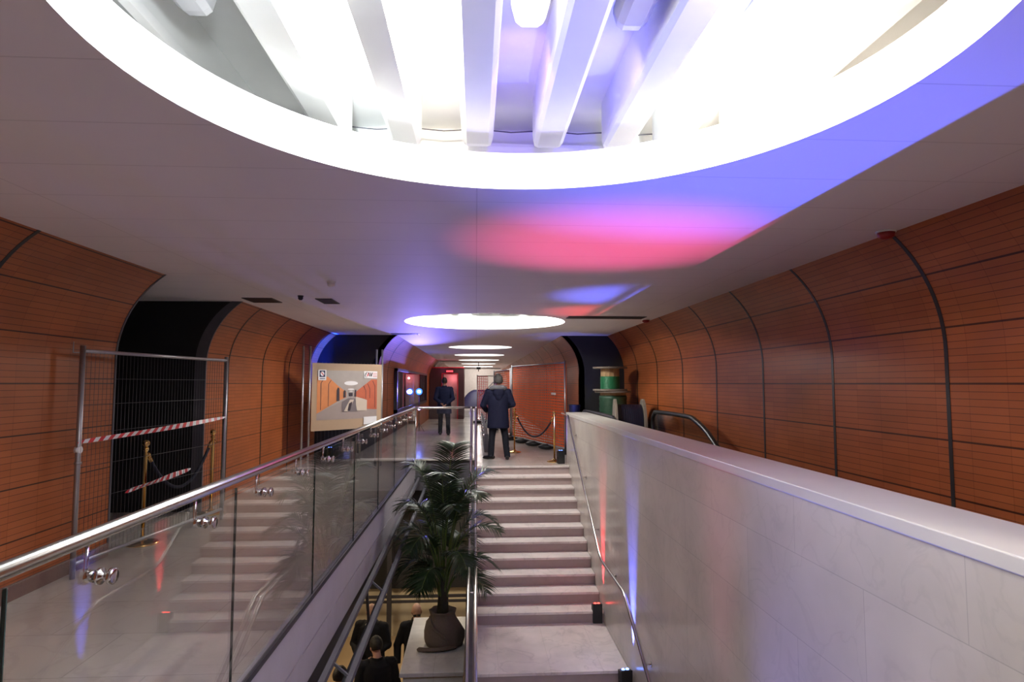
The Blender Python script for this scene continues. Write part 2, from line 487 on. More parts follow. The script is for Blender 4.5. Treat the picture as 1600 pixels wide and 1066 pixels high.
struct('wall_end', MB().box(-3.0, 3.0, 45.0, 45.15, 0, H), M['cream_wall'])
# slim grey edge profiles of the tiled walls at the passage
for k, y in enumerate((6.06, 8.02)):
    tb = MB(); n = len(pl); vs = []
    for yy in (y - .012, y + .012):
        for dx in (.008, -.13):
            for x, z, s in pl: vs.append((x + dx, yy, z))
    fs = []
    for q in range(2):
        for i in range(n - 1): fs.append((q * 2 * n + i, q * 2 * n + i + 1, q * 2 * n + n + i + 1, q * 2 * n + n + i))
    for i in range(n - 1):
        fs.append((i, i + 1, 2 * n + i + 1, 2 * n + i)); fs.append((n + i, n + i + 1, 3 * n + i + 1, 3 * n + i))
    struct('trim_%d' % (k + 1), tb.add(vs, fs), M['grey_steel'])

# ceiling with its round openings
SKY = [(.17, 1.89, 1.37), (.15, 10.55, 1.37), (.12, 17.85, .92), (.12, 22.75, .92), (.12, 27.7, .92), (.12, 32.9, .92), (.12, 38.4, .92)]
outer = [Vector((x, y, 0)) for x, y in ((-8.1, -3.6), (4.2, -3.6), (4.2, 45.2), (-8.1, 45.2))]
loops = [outer]
SEG = 96
for cx, cy, r in SKY:
    loops.append([Vector((cx + r * math.cos(2 * PI * k / SEG), cy + r * math.sin(2 * PI * k / SEG), 0)) for k in range(SEG)])
flat = [v for l in loops for v in l]
tris = tessellate_polygon(loops)
cb = MB()
nv = len(flat)
cb.add([(v.x, v.y, H) for v in flat] + [(v.x, v.y, H + .03) for v in flat], [tuple(t) for t in tris] + [tuple(i + nv for i in reversed(t)) for t in tris])
struct('ceiling', cb, M['ceil'])

# floors
VL, VR = -1.29, 1.83         # stairwell void left edge, inner face of the stone parapet
VF, ST = 13.1, 12.1           # far edge of the void, nosing of the top step
fb = MB()
fb.box(-8.1, VL, -3.5, VF, -.30, 0)                      # left walkway and passage
fb.box(VL, 2.24, -3.5, .95, -.30, 0)                     # where the photographer stands
fb.box(-.02, 2.24, ST, VF, -.30, 0)                      # top landing of the stair
fb.box(2.24, 3.38, 9.7, VF, -.30, 0)                     # escalator landing
fb.box(-8.1, 4.2, VF, 45.1, -.30, 0)
struct('floor', fb, M['floor'])
struct('floor_lower', MB().box(-6.5, 3.4, -3.5, 13.4, LOW - .2, LOW), M['lowfloor'])
struct('baseboard_left', MB().box(-3.43, -3.41, -3.5, 6.05, 0, .12), M['granite'])
# edge of the walkway slab
struct('trim_3', MB().box(VL - .02, VL + .035, .95, VF, -.37, -.015), M['fascia'], bevel=.004)
struct('trim_4', MB().box(VL - .10, VL + .022, .95, VF, -.66, -.405), M['fascia'], bevel=.004)
struct('trim_5', MB().box(VL, -.02, VF - .05, VF, -.62, -.0), M['grey_steel'])
struct('trim_6', MB().box(VL + .02, -.04, VF - .10, VF + .12, 0.0, .035), M['coping'], bevel=.004)
# lower hall
struct('wall_lower_end', MB().box(-6.5, 1.83, 13.2, 13.35, LOW, -2.62), M['beige'])
struct('wall_lower_upper', MB().box(-6.5, 1.83, 13.12, 13.3, -2.62, -.30), M['black'])
struct('wall_lower_left', MB().box(-6.6, -6.5, -3.5, 13.4, LOW, -.3), M['beige'])
struct('ceiling_lower', MB().box(-6.5, VL - .12, -3.5, 13.2, -.66, -.60), M['dark_steel'])

# ------------------------------------------------------------------ skylights
def ring_mesh(cx, cy, r0, r1, z0, z1, seg=96):
    mb = MB(); vs = []
    for r, z in ((r0, z0), (r0, z1), (r1, z1), (r1, z0)):
        for k in range(seg): vs.append((cx + r * math.cos(2 * PI * k / seg), cy + r * math.sin(2 * PI * k / seg), z))
    fs = [(i * seg + k, i * seg + (k + 1) % seg, ((i + 1) % 4) * seg + (k + 1) % seg, ((i + 1) % 4) * seg + k) for i in range(4) for k in range(seg)]
    return mb.add(vs, fs, 0, False)

def rib_mesh(x, y0, y1, zb, zt, w):
    """a hanging concrete rib with a rounded soffit and a rounded nose"""
    mb = MB()
    sec = [(-w * .5, 1.0), (-w * .5, .22), (-w * .46, .07), (-w * .34, 0.0), (w * .34, 0.0), (w * .46, .07), (w * .5, .22), (w * .5, 1.0)]
    st = [(y0, 1, 0), (y1 - .10, 1, 0), (y1 - .04, .9, .04), (y1, .62, .22)]
    vs = []; n = len(sec)
    for y, sw, lift in st:
        for dx, t in sec: vs.append((x + dx * sw, y, zb + (zt - zb) * max(t, lift)))
    fs = []
    for i in range(len(st) - 1):
        for k in range(n - 1): fs.append((i * n + k, i * n + k + 1, (i + 1) * n + k + 1, (i + 1) * n + k))
    e = (len(st) - 1) * n
    fs.append([e + k for k in range(n)]); fs.append(list(reversed(range(n))))
    mb.add(vs, fs, 0, False)
    return mb

def skylight(cx, cy, r, label, ribs, bays, power, y_end):
    t = thing('skylight', label, 'skylight', (cx, cy, H), group=None)
    rim = obj('rim', ring_mesh(cx, cy, r - .002, r + .05, H + .0005, H + .20), M['white'], t)
    x0, x1 = cx - 2.0, cx + 2.0
    y0, y1 = cy - 1.9, y_end + .32
    s = MB(); s.box(x0, x1, y0, y1, H + .56, H + .62)
    s.box(x0 - .06, x0, y0, y1, H + .03, H + .62); s.box(x1, x1 + .06, y0, y1, H + .03, H + .62)
    s.box(x0, x1, y0 - .06, y0, H + .03, H + .62); s.box(x0, x1, y1, y1 + .06, H + .03, H + .62)
    obj('vault', s, M['white'], t)
    lg = MB(); lg.box(x0, x1, y1 - .16, y1, H + .03, H + .42)
    obj('ledge', lg, M['white'], t, bevel=.03)
    for x in ribs:
        obj('rib', rib_mesh(cx + x, y0, y_end, H + .30, H + .56, .18), M['white'], t, bevel=0)
    # thin cable strung from rib to rib along the end wall
    cbl = MB()
    cp = []
    for a, b in zip(ribs[:-1], ribs[1:]):
        cp += [(cx + a, y_end + .1, H + .47), (cx + (a + b) / 2, y_end + .1, H + .455)]
    cbl.tube(cp + [(cx + ribs[-1], y_end + .1, H + .47)], .004, 5)
    obj('cable', cbl, M['grey_steel'], t)
    return t

def strip_light(loc, lit, label, group, power=0, col=(1, 1, 1), L=1.35, down=False):
    """frosted box fitting hung under the slab; its nose is the end towards +Y"""
    t = thing('strip_light', label, 'light fitting', loc, group=group)
    sec = [(-.075, .02), (-.06, -.035), (-.035, -.055), (.035, -.055), (.06, -.035), (.075, .02), (.05, .055), (-.05, .055)]
    mb = MB(); n = len(sec); vs = []
    for y, sc in ((-L, 1), (-.06, 1), (-.02, .9), (0, .65)):
        for a, b in sec: vs.append((a * sc, y, b * sc))
    fs = [(i * n + k, i * n + (k + 1) % n, (i + 1) * n + (k + 1) % n, (i + 1) * n + k) for i in range(3) for k in range(n)]
    fs += [list(range(n)), [3 * n + k for k in range(n)]]
    mb.add(vs, fs)
    obj('cover', mb, M['fixture_lit'] if lit else M['fixture'], t, world=False)
    hb = MB(); hb.box(-.05, .05, -L + .1, -.25, .05, .09); hb.cyl((0, -.3, .06), (0, -.3, .11), .012, 8); hb.cyl((0, -L + .2, .06), (0, -L + .2, .11), .012, 8)
    obj('hanger', hb, M['grey_steel'], t, world=False)
    return t

RIBX1 = [-1.88, -1.50, -.96, -.57, -.167, .235, .635, .935, 1.335, 1.73]
S1 = skylight(SKY[0][0], SKY[0][1], SKY[0][2], 'largest round skylight overhead, nearest the camera, with white ribs inside', RIBX1, None, 0, 3.49)
S2 = skylight(SKY[1][0], SKY[1][1], SKY[1][2], 'second round skylight of the row, above the far end of the stairwell', RIBX1, None, 0, 12.15)
g1 = 'strip lights in the nearest skylight'
PURP, PURP2 = (.21, .12, 1), (.13, .10, 1)
WARM, COOL, NEUT = (1, .90, .76), (.86, .95, 1.0), (1, .97, .93)
BAY = [(-1.085 + .02, False, 'unlit grey strip light at the far left in the nearest skylight', 0, NEUT),
       (-.765 + .17 - .0, True, 'strip light in the bright cool bay, left half of the nearest skylight', 44, COOL),
       (-.37 + .17, True, 'strip light in the bright warm bay left of the purple-lit bays', 40, WARM),
       (.034 + .17, True, 'glowing white strip light against the first purple-lit bay', 6, PURP),
       (.435 + .17, False, 'grey unlit strip light against the second purple-lit bay', 6.5, PURP2),
       (.785 + .17, False, 'pale strip light right of the grey unlit one, in the bluish bay', 46, COOL),
       (1.135 + .17, True, 'rightmost blazing strip light in the nearest skylight', 60, WARM)]
for x, lit, lab, pw, c in BAY:
    yn = 2.34
    t = strip_light((x, yn, 3.05), lit, lab, g1)
    if pw:
        if pw > 10: light('bay_lamp', 'POINT', (x, yn + .14, 2.985), pw, c, t, shadow_soft_size=.03)
        light('bay_flood', 'SPOT', (x, yn + .08, 2.97), 34 if pw > 10 else pw * 5, c, t, (x, 3.75, 3.10), spot_size=math.radians(86), spot_blend=.9, shadow_soft_size=.03)
for x, c in ((-.72, COOL), (1.05, WARM)):  # unseen fill points added to whiten the rim and rib undersides
    light('rim_fill', 'POINT', (x + .17 - .15, 1.60, 2.80), 24, c, S1, shadow_soft_size=.05)
for x, c, pw in ((-.6, WARM, 40), (-.2, COOL, 40), (.95, NEUT, 46), (-1.0, NEUT, 12), (1.3, WARM, 20)):
    light('bay_lamp', 'POINT', (x, 10.75, 2.95), pw * 1.9, c, S2, shadow_soft_size=.04)

names = ['third round skylight of the row, first in the narrow corridor', 'fourth round skylight of the row along the corridor',
         'fifth round skylight of the row, far along the corridor', 'sixth round skylight, second from the end wall', 'seventh round skylight, nearest the pale end wall']
for (cx, cy, r), lab in zip(SKY[2:], names):
    t = thing('skylight', lab, 'skylight', (cx, cy, H))
    obj('rim', ring_mesh(cx, cy, r - .002, r + .05, H + .0005, H + .16, 64), M['white'], t)
    obj('diffuser', MB().lathe([(r + .06, .16), (r + .06, .18)], 64, (cx, cy, H)), M['diffuser'], t)
    # light given off by the diffuser
    l = light('skylight_lamp', 'AREA', (cx, cy, H + .15), 110 if cy > 38 else 13, (1, .97, .92), t, shape='DISK', size=r * 1.9)

# ------------------------------------------------------------------ ceiling fittings
def vent(x0, x1, y0, y1, lab):
    t = thing('ceiling_vent', lab, 'vent', ((x0 + x1) / 2, (y0 + y1) / 2, H), group='black ceiling vents')
    obj('opening', MB().box(x0, x1, y0, y1, H - .006, H + .01), M['black'], t)
    fr = MB(); w = .012
    fr.box(x0 - w, x1 + w, y0 - w, y0, H - .009, H); fr.box(x0 - w, x1 + w, y1, y1 + w, H - .009, H)
    fr.box(x0 - w, x0, y0, y1, H - .009, H); fr.box(x1, x1 + w, y0, y1, H - .009, H)
    obj('frame', fr, M['dark_steel'], t)
    sl = MB()
    k = 0; y = y0 + .04
    while y < y1 - .02: sl.box(x0, x1, y, y + .006, H - .008, H - .002); y += .05
    obj('louvre', sl, M['dark_steel'], t)
vent(-2.86, -2.52, 7.66, 8.05, 'black ceiling vent at the left, beside the tiled wall')
vent(-1.98, -1.80, 7.68, 8.12, 'smallest black ceiling vent, right of the leftmost vent')
vent(1.45, 2.66, 9.46, 9.76, 'longest black ceiling vent, right of the second skylight')
vent(-1.78, -1.22, 12.95, 13.25, 'black ceiling vent left of the second skylight, at the corridor mouth')
def detector(x, y, lab, mat, r=.05):
    t = thing('smoke_detector', lab, 'detector', (x, y, H))
    obj('base', MB().lathe([(r * 1.15, -.012), (r * 1.15, 0)], 20, (x, y, H)), M['white'] if mat is not M['dark_steel'] else M['dark_steel'], t)
    obj('sensor_head', MB().lathe([(r * .5, -.055), (r * .95, -.04), (r, -.012)], 20, (x, y, H)), mat, t)
detector(2.82, 4.02, 'larger red ceiling alarm at the right, near the wall joint', M['red_plastic'], .055)
detector(2.78, 9.9, 'small red ceiling alarm beside the longest vent', M['red_plastic'], .06)
detector(-2.1, 7.43, 'tiny dark ceiling detector between the two left vents', M['dark_steel'], .03)
detector(-1.5, 6.4, 'white ceiling detector left of the row of skylights', M['white'], .04)

# ------------------------------------------------------------------ stone parapet and staircase
RIS, GO = .163, .321
pw_ = thing('parapet_wall', 'long pale limestone parapet wall at the right of the stairs', 'wall', (2.03, 6.0, LOW))
obj('wall_body', MB().box(VR, 2.24, .95, 12.45, LOW, .955), M['stone'], pw_)
obj('coping', MB().box(VR - .006, 2.25, .94, 12.46, .955, 1.02), M['coping'], pw_, bevel=.006)

stt = thing('staircase', 'pale marble staircase descending towards the camera with a landing', 'stairs', (.9, 7.0, LOW))
x0, x1 = -.02, VR - .004
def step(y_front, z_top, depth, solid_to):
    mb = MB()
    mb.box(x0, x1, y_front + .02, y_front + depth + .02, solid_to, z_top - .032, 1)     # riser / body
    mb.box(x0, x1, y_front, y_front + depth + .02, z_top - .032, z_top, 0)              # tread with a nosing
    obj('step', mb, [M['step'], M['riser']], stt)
for i in range(1, 11):
    step(ST - GO * i, -RIS * i, GO, -RIS * i - .45)
zl = -RIS * 11
yb = ST - GO * 10
lf = 7.44
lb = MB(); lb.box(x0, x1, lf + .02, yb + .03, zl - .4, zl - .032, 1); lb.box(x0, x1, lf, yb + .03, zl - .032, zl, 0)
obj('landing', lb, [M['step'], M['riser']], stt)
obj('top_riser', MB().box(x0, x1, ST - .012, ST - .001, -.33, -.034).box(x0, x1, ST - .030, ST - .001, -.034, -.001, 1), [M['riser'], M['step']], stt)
k = 1
while zl - RIS * k > LOW + .02:
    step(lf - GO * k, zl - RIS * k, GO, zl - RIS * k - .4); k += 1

# side stringer, double tube rail on the left of the stairs
rl = thing('stair_railing', 'double tube steel railing down the left side of the stairs', 'railing', (-.07, 12.0, 0))
hr = [(-.0, 13.1, 1.09), (-.0, 12.35, 1.09), (-.0, 12.1, 1.0), (-.0, yb - .25, zl + .97), (-.0, lf - .12, zl + .97), (-.0, 3.9, LOW + 1.05)]
obj('handrail', MB().tube(hr, .024, 12), M['steel'], rl)
tr = [(-.10, 13.1, 1.09), (-.10, 12.35, 1.09), (-.085, 12.1, 1.0), (-.085, yb - .25, zl + .97), (-.085, lf - .12, zl + .97), (-.085, 3.9, LOW + 1.05)]
obj('top_tube', MB().tube(tr, .021, 12), M['steel'], rl)
for y, z in ((8.45, zl + .965), (7.35, zl + .965), (10.4, .09), (12.3, 1.07)):
    obj('link', MB().cyl((-.085, y, z), (0, y, z), .010, 8), M['steel'], rl)
sg = MB(); sg.prism([(ST + .1, .0), (yb - .0, zl + .12), (lf, zl + .12), (3.9, LOW + .1), (3.9, LOW - .0), (4.6, LOW - .0), (lf, zl - .32), (yb, zl - .32), (ST + .1, -.42)], 'x', -.105, -.028)
obj('stringer', sg, M['grey_steel'], rl)
gp = MB(); gp.prism([(12.3, 1.03), (12.1, .93), (yb - .22, zl + .90), (lf - .1, zl + .90), (4.2, LOW + 1.15), (4.2, LOW + .35), (lf, zl + .13), (yb, zl + .13), (12.2, .02)], 'x', -.091, -.079)
obj('glass_infill', gp, M['glass'], rl)
for y, zb, zt in ((13.1, .0, 1.09), (12.2, .0, 1.02)):
    obj('post', MB().cyl((-.085, y - .05, zb), (-.085, y - .05, zt), .02, 12), M['steel'], rl)
obj('post', MB().cyl((0.0, 13.08, 0), (0.0, 13.08, 1.09), .02, 12), M['steel'], rl)

wr = thing('wall_handrail', 'steel wall handrail with a bend, fixed to the limestone parapet', 'railing', (1.74, 9.0, 0))
pts = [(1.74, 12.55, 1.02), (1.74, 11.75, 1.02), (1.74, 8.72, -.80), (1.74, 8.52, -.845), (1.74, 7.36, -.845), (1.74, 7.2, -.88), (1.74, 4.2, -2.42), (1.74, 3.6, -2.5)]
pts = [(1.74, 12.42, 1.0), (1.74, 11.62, .985), (1.74, 8.72, -.79), (1.74, 8.55, -.84), (1.74, 7.34, -.845), (1.74, 7.2, -.89), (1.74, 4.0, -2.55)]
obj('rail', MB().tube(pts, .021, 12), M['steel'], wr)
for y, z in ((11.2, .72), (10.2, .115), (9.2, -.50), (8.1, -.845), (6.5, -1.25), (5.2, -1.93)):
    obj('bracket', MB().tube([(VR, y, z - .06), (1.76, y, z - .06), (1.74, y, z - .015)], .008, 8).lathe([(.03, 0), (.03, .006)], 12, (VR, y, z - .06), 0, Matrix.Rotation(-PI / 2, 4, 'Y')), M['steel'], wr)

# ------------------------------------------------------------------ glass balustrade around the void
gb = thing('glass_balustrade', 'long glass balustrade with steel handrail along the left of the stairwell', 'railing', (-1.27, 7.0, 0))
rail = [(-1.285, .1, 1.09), (-1.285, 12.95, 1.09), (-1.28, 13.08, 1.09), (-1.15, 13.12, 1.09), (-.02, 13.12, 1.09)]
obj('handrail', MB().tube(rail, .0255, 16), M['steel'], gb)
obj('corner_post', MB().cyl((-1.26, 13.09, .03), (-1.26, 13.09, 1.09), .012, 10), M['steel'], gb)
ys = [.1] + [1.76 + 1.585 * k for k in range(8)]
for a, b in zip(ys[:-1], ys[1:]):
    b = min(b, 13.05)
    p = obj('glass_panel', MB().box(-1.258, -1.246, a + .006, b - .006, -.02, 1.055), M['glass'], gb)
    obj('edge', MB().box(-1.258, -1.246, b - .006, b - .002, -.02, 1.055), M['glass_edge'], p)
obj('glass_panel', MB().box(-1.22, -.14, 13.085, 13.097, .03, 1.055), M['glass'], gb)
def standoff(y):
    b = MB(); b.tube([(-1.287, y, 1.07), (-1.287, y, .985), (-1.283, y, .965), (-1.262, y, .963)], .0075, 8)
    b.lathe([(.012, -.03), (.020, -.026), (.020, 0)], 14, (-1.258, y, .963), 0, Matrix.Rotation(PI / 2, 4, 'Y'))
    so = obj('standoff', b, M['chrome'], gb)
    b2 = MB(); b2.lathe([(.027, 0), (.027, .012), (.014, .016), (.014, .035), (.027, .038), (.027, .05), (.022, .054)], 18, (-1.246, y, .963), 0, Matrix.Rotation(PI / 2, 4, 'Y'))
    obj('clamp_disc', b2, M['chrome'], so)
y = 1.37
while y < 13:
    standoff(y); y += .79
obj('base_channel', MB().box(-1.262, -1.24, .95, 13.05, -.05, -.012), M['dark_steel'], gb)

# second balustrade beyond, seen almost edge-on
g2 = thing('glass_balustrade', 'distant grey balustrade seen edge-on left of the man at the stair top', 'railing', (.24, 19, 0))
obj('panel', MB().prism([(14.5, 0.0), (24.5, 0.0), (24.5, .86), (14.5, .94)], 'x', .235, .255), M['glass'], g2)
obj('handrail', MB().tube([(.245, 14.5, .95), (.245, 24.5, .90)], .02, 10), M['steel'], g2)
obj('kerb', MB().box(.20, .29, 14.45, 24.6, 0, .42), M['grey_steel'], g2)
for q in range(8):
    yy = 14.8 + q * 1.25
    obj('clamp_disc', MB().cyl((.235, yy, .37), (.16, yy, .37), .035, 12), M['chrome'], g2)

# ------------------------------------------------------------------ lower steel frame below the walkway
sf = thing('steel_frame', 'grey steel lattice of bars hung below the walkway edge', 'steel frame', (-1.1, 8.0, -.62))
def lp(a, b, t): return Vector(a).lerp(Vector(b), t)
A0, A1 = (-1.15, .96, -.81), (-1.15, 13.04, -.31)
B0, B1 = (-1.0, .96, -.935), (-1.0, 13.04, -.45)
C0, C1 = (-1.24, .96, -1.38), (-1.24, 13.04, -1.08)
obj('bar', MB().beam(A0, A1, .045, .05), M['grey_steel'], sf)
obj('bar', MB().beam(B0, B1, .045, .05), M['grey_steel'], sf)
obj('bar', MB().beam(C0, C1, .05, .05), M['dark_steel'], sf)
for t in (.05, .2, .35, .5, .65, .8, .95):
    obj('rung', MB().beam(lp(A0, A1, t), lp(B0, B1, t), .02, .02), M['grey_steel'], sf)
for t in (.12, .3, .48, .66, .84):
    p = lp(A0, A1, t)
    c = lp(C0, C1, t + .06)
    obj('brace', MB().beam(p, c, .03, .03), M['grey_steel'], sf)
for z, nm in ((-2.73, 'upper'), (-2.83, 'lower')):
    tag(obj('guard_rail', MB().beam((-4.5, 12.95, z), (-.14, 12.95, z), .05, .05 if nm == 'upper' else .045), M['dark_steel'], at=(-2.3, 12.95, z)),
        '%s dark horizontal beam crossing the lit lower hall behind the palm' % nm, 'beam')
struct('trim_7', MB().box(-1.50, -1.44, .95, 11.6, -1.2, -.55), M['dark_steel'])  # dark panel added to fill the black below the walkway edge
tag(obj('column', MB().box(-1.79, -1.70, 12.9, 12.99, LOW, -.62), M['dark_steel'], at=(-1.745, 12.95, LOW)), 'slim dark column in front of the beige lower wall', 'column')

# ------------------------------------------------------------------ plinth with palm
pln = thing('stone_plinth', 'large white marble plinth carrying the potted palm beside the stairs', 'plinth', (-.52, 8.9, LOW))
obj('plinth_body', MB().box(-.90, -.15, 8.02, 9.78, LOW, -2.05), M['marble_white'], pln)
obj('top_slab', MB().box(-.94, -.14, 7.97, 9.82, -2.05, -2.0), M['marble_white'], pln, bevel=.006)

PX, PY = -.45, 8.82
palm = thing('potted_palm', 'tall dark green palm with its root ball wrapped in brown burlap', 'plant', (PX, PY, -2.0))
wb = MB()
prof = [(.16, 0), (.235, .015), (.262, .08), (.262, .18), (.235, .28), (.185, .36), (.165, .40), (.172, .44), (.178, .47), (.15, .46), (.11, .42)]
seg = 40; vs = []; fs = []
for i, (r, z) in enumerate(prof):
    for k_ in range(seg):
        a = 2 * PI * k_ / seg
        rr = r * (1 + .09 * noise.noise((math.cos(a) * 2.2, math.sin(a) * 2.2, z * 5)) + .05 * math.sin(a * 7 + z * 9) * (.3 + (z > .3) * .9) + .10 * noise.noise((math.cos(a + z * 3) * 1.5, math.sin(a) * 1.5, z * 9 + 7)))
        vs.append((PX + rr * math.cos(a) + .05 * (1 - z / .47) * (1 + math.cos(a)) * .5 * (z > .01), PY + rr * math.sin(a), -2.0 + z + (.02 * noise.noise((a, z * 8, 3)) if z > .01 else 0)))
for i in range(len(prof) - 1):
    for k_ in range(seg): fs.append((i * seg + k_, i * seg + (k_ + 1) % seg, (i + 1) * seg + (k_ + 1) % seg, (i + 1) * seg + k_))
fs.append(list(range(seg))); fs.append([(len(prof) - 1) * seg + k_ for k_ in range(seg)])
wb.add(vs, fs, 0, True)
bw = obj('burlap_wrap', wb, M['burlap'], palm)
fl = MB()
fl.tube(bez([(PX - .33, PY - .20, -1.978), (PX - .2, PY - .25, -1.97), (PX + .0, PY - .27, -1.955), (PX + .2, PY - .17, -1.965)], 6), [.015] + [.045] * 17 + [.02], 10, flat=.55)
obj('fold', fl, M['burlap'], bw)
sb = MB(); sb.tube(bez([(PX + .12, PY - .21, -1.93), (PX + .04, PY - .25, -1.82), (PX - .12, PY - .20, -1.70), (PX - .17, PY - .02, -1.62)], 6), .018, 7)
obj('fold', sb, M['burlap'], bw)
tk = MB(); tk.tube([(PX, PY, -1.62), (PX + .005, PY, -1.35), (PX, PY, -1.1)], [.085, .07, .055], 12)
obj('trunk', tk, M['trunk'], palm)

def frond(base, az, length, rise, droop, nl=26, lw=.0135, ll=.42):
    """arched rachis with two rows of narrow leaflets"""
    d = Vector((math.cos(az), math.sin(az), 0))
    side = Vector((-d.y, d.x, 0))
    n = 22; pts = []
    for i in range(n + 1):
        t = i / n
        out = length * (.30 * t + .70 * t ** 1.9)
        up = rise * (1 - (1 - t) ** 1.7) - droop * t ** 3.0
        pts.append(Vector(base) + d * out + Vector((0, 0, up)))
    mb = MB()
    mb.tube(pts, [.013 * (1 - .8 * i / n) + .002 for i in range(n + 1)], 6, 1)
    t0 = .42
    for i in range(nl):
        t = t0 + (1 - t0) * (i + .5) / nl
        f = t * n; j = min(int(f), n - 1)
        p = pts[j].lerp(pts[j + 1], f - j)
        tg = (pts[j + 1] - pts[j]).normalized()
        up = side.cross(tg).normalized()
        if up.z < 0: up = -up
        L = ll * math.sin(PI * (.16 + .80 * (i + .5) / nl)) ** .7 * random.uniform(.88, 1.1)
        for s_ in (-1, 1):
            dr = (side * s_ * .80 + tg * .62 + up * random.uniform(.10, .34)).normalized()
            q = []
            for kk in range(5):
                u = kk / 4
                c = p + dr * (L * u) + Vector((0, 0, -1)) * (L * .34 * u * u) * random.uniform(.9, 1.1)
                w = lw * (.55 + 1.2 * u if u < .35 else 1.0 * (1 - u) * 1.5 + .03)
                wd = (tg - dr * tg.dot(dr)).normalized()
                q += [c - wd * w, c + wd * w]
            mb.add(q, [(2 * a, 2 * a + 1, 2 * a + 3, 2 * a + 2) for a in range(4)], 0, True)
    return mb
FR = [  # azimuth deg, length, rise, droop, base z
    (20, .85, 1.95, .25, -1.35), (75, .55, 2.15, .10, -1.3), (160, .75, 2.1, .30, -1.35), (200, .9, 1.75, .45, -1.4), (265, .62, 2.05, .35, -1.3),
    (320, .72, 1.85, .40, -1.35), (345, .95, 1.35, .35, -1.4), (0, .92, 1.55, .55, -1.4), (180, .95, 1.35, .50, -1.4), (235, .85, 1.30, .50, -1.4),
    (140, .85, 1.55, .45, -1.35), (45, .75, 1.65, .40, -1.35), (300, .80, 1.15, .55, -1.45), (10, .80, .98, .50, -1.5), (195, .80, 1.0, .50, -1.5),
    (110, .75, 1.3, .5, -1.4), (250, .66, .92, .52, -1.5), (285, .5, 1.6, .3, -1.35), (335, .7, .8, .5, -1.5), (215, .62, .75, .45, -1.5), (90, .6, 1.75, .3, -1.35), (170, .6, .85, .45, -1.5), (60, .7, 1.2, .5, -1.45), (130, .72, 1.05, .5, -1.45)]
for az, L, rise, dr, bz in FR:
    a = math.radians(az + random.uniform(-6, 6))
    if 130 < az < 240: L *= .80
    obj('frond', frond((PX + .03 * math.cos(a), PY + .03 * math.sin(a), bz), a, L * random.uniform(.82, .95), rise * .98, dr, 32), [M['foliage'], M['stem']], palm)

# ------------------------------------------------------------------ fences, tape, stanchions
def fence_frame(t, a, b, z0, z1, feet=True, zbar=None, wires=True, wn=46, wmat=None):
    """site-fence panel: two uprights, top and bottom tube, fine vertical wires"""
    a = Vector((a[0], a[1], 0)); b = Vector((b[0], b[1], 0)); d = (b - a).normalized()
    zb = zbar or z1 - .04
    for p in (a, b): obj('upright', MB().cyl((p.x, p.y, z0), (p.x, p.y, z1), .021, 12), M['galv'], t)
    obj('top_tube', MB().cyl((a.x, a.y, zb), (b.x, b.y, zb), .017, 10), M['galv'], t)
    obj('bottom_tube', MB().cyl((a.x, a.y, z0 + .12), (b.x, b.y, z0 + .12), .017, 10), M['galv'], t)
    if wires:
        mb = MB(); L = (b - a).length
        for k in range(1, wn):
            p = a + d * (L * k / wn); mb.tube([(p.x, p.y, z0 + .12), (p.x, p.y, zb)], .0017, 4)
        for z in (.35, .62, .9, 1.18, 1.42, 1.64):
            mb.tube([(a.x, a.y, z), (b.x, b.y, z)], .0022, 4)
        obj('wire_mesh', mb, wmat or M['wire'], t)
    if feet:
        for p in (a, b):
            q = d.cross(Vector((0, 0, 1)))
            obj('foot_block', MB().beam(p - q * .14 + Vector((0, 0, .05)), p + q * .14 + Vector((0, 0, .05)), .2, .1), M['plastic_black'], t)

f1 = thing('site_fence', 'grey wire site fence in front of the dark passage at the left', 'fence', (-3.2, 6.5, 0))
fence_frame(f1, (-3.30, 5.36), (-3.0, 7.58), 0, 1.92, feet=False, zbar=1.875)
obj('clip', MB().cyl((-3.32, 5.36, 1.05), (-3.28, 5.36, 1.05), .03, 10), M['tape_white'], f1)
obj('clip', MB().cyl((-3.30, 5.36, .93), (-3.30, 5.36, .95), .028, 10), M['galv'], f1)
obj('hook', MB().tube([(-3.30, 5.36, 1.86), (-3.36, 5.33, 1.86), (-3.36, 5.33, 1.95)], .005, 6), M['galv'], f1)

def tape(name, a, b, lab, sag=.02, n=34, w=.055, twist=.9):
    a = Vector(a); b = Vector(b); mb = MB(); d = (b - a).normalized(); side = d.cross(Vector((0, 0, 1)))
    for k in range(n):
        vs = []
        for t in (k / n, (k + 1) / n):
            p = a.lerp(b, t) - Vector((0, 0, sag * math.sin(PI * t)))
            wd = w / 2 * (.35 + .65 * math.sin(PI * min(1, max(0, t * 1.02))) ** .35) if 0 < t < 1 else w * .15
            an = twist * math.sin(t * 5)
            u = Vector((0, 0, 1)) * math.cos(an) + side * math.sin(an)
            sl = d * .012
            vs += [p - u * wd - sl, p + u * wd + sl]
        q = [v + side * .0008 for v in vs] 
        mb.add(vs + q, [(0, 1, 3, 2), (4, 6, 7, 5), (0, 4, 5, 1), (2, 3, 7, 6), (0, 2, 6, 4), (1, 5, 7, 3)], k % 2)
    tag(obj('barrier_tape', mb, [M['tape_red'], M['tape_white']], at=a), lab, 'tape', 'red and white barrier tapes')
tape('t', (-3.29, 5.34, 1.115), (-2.98, 7.55, 1.20), 'upper red and white barrier tape tied across the left site fence', .01, 38, .05, .5)
tape('t', (-3.36, 6.2, .56), (-3.14, 7.05, .66), 'lower red and white barrier tape slanting behind the glass handrail', .0, 20, .055, .7)

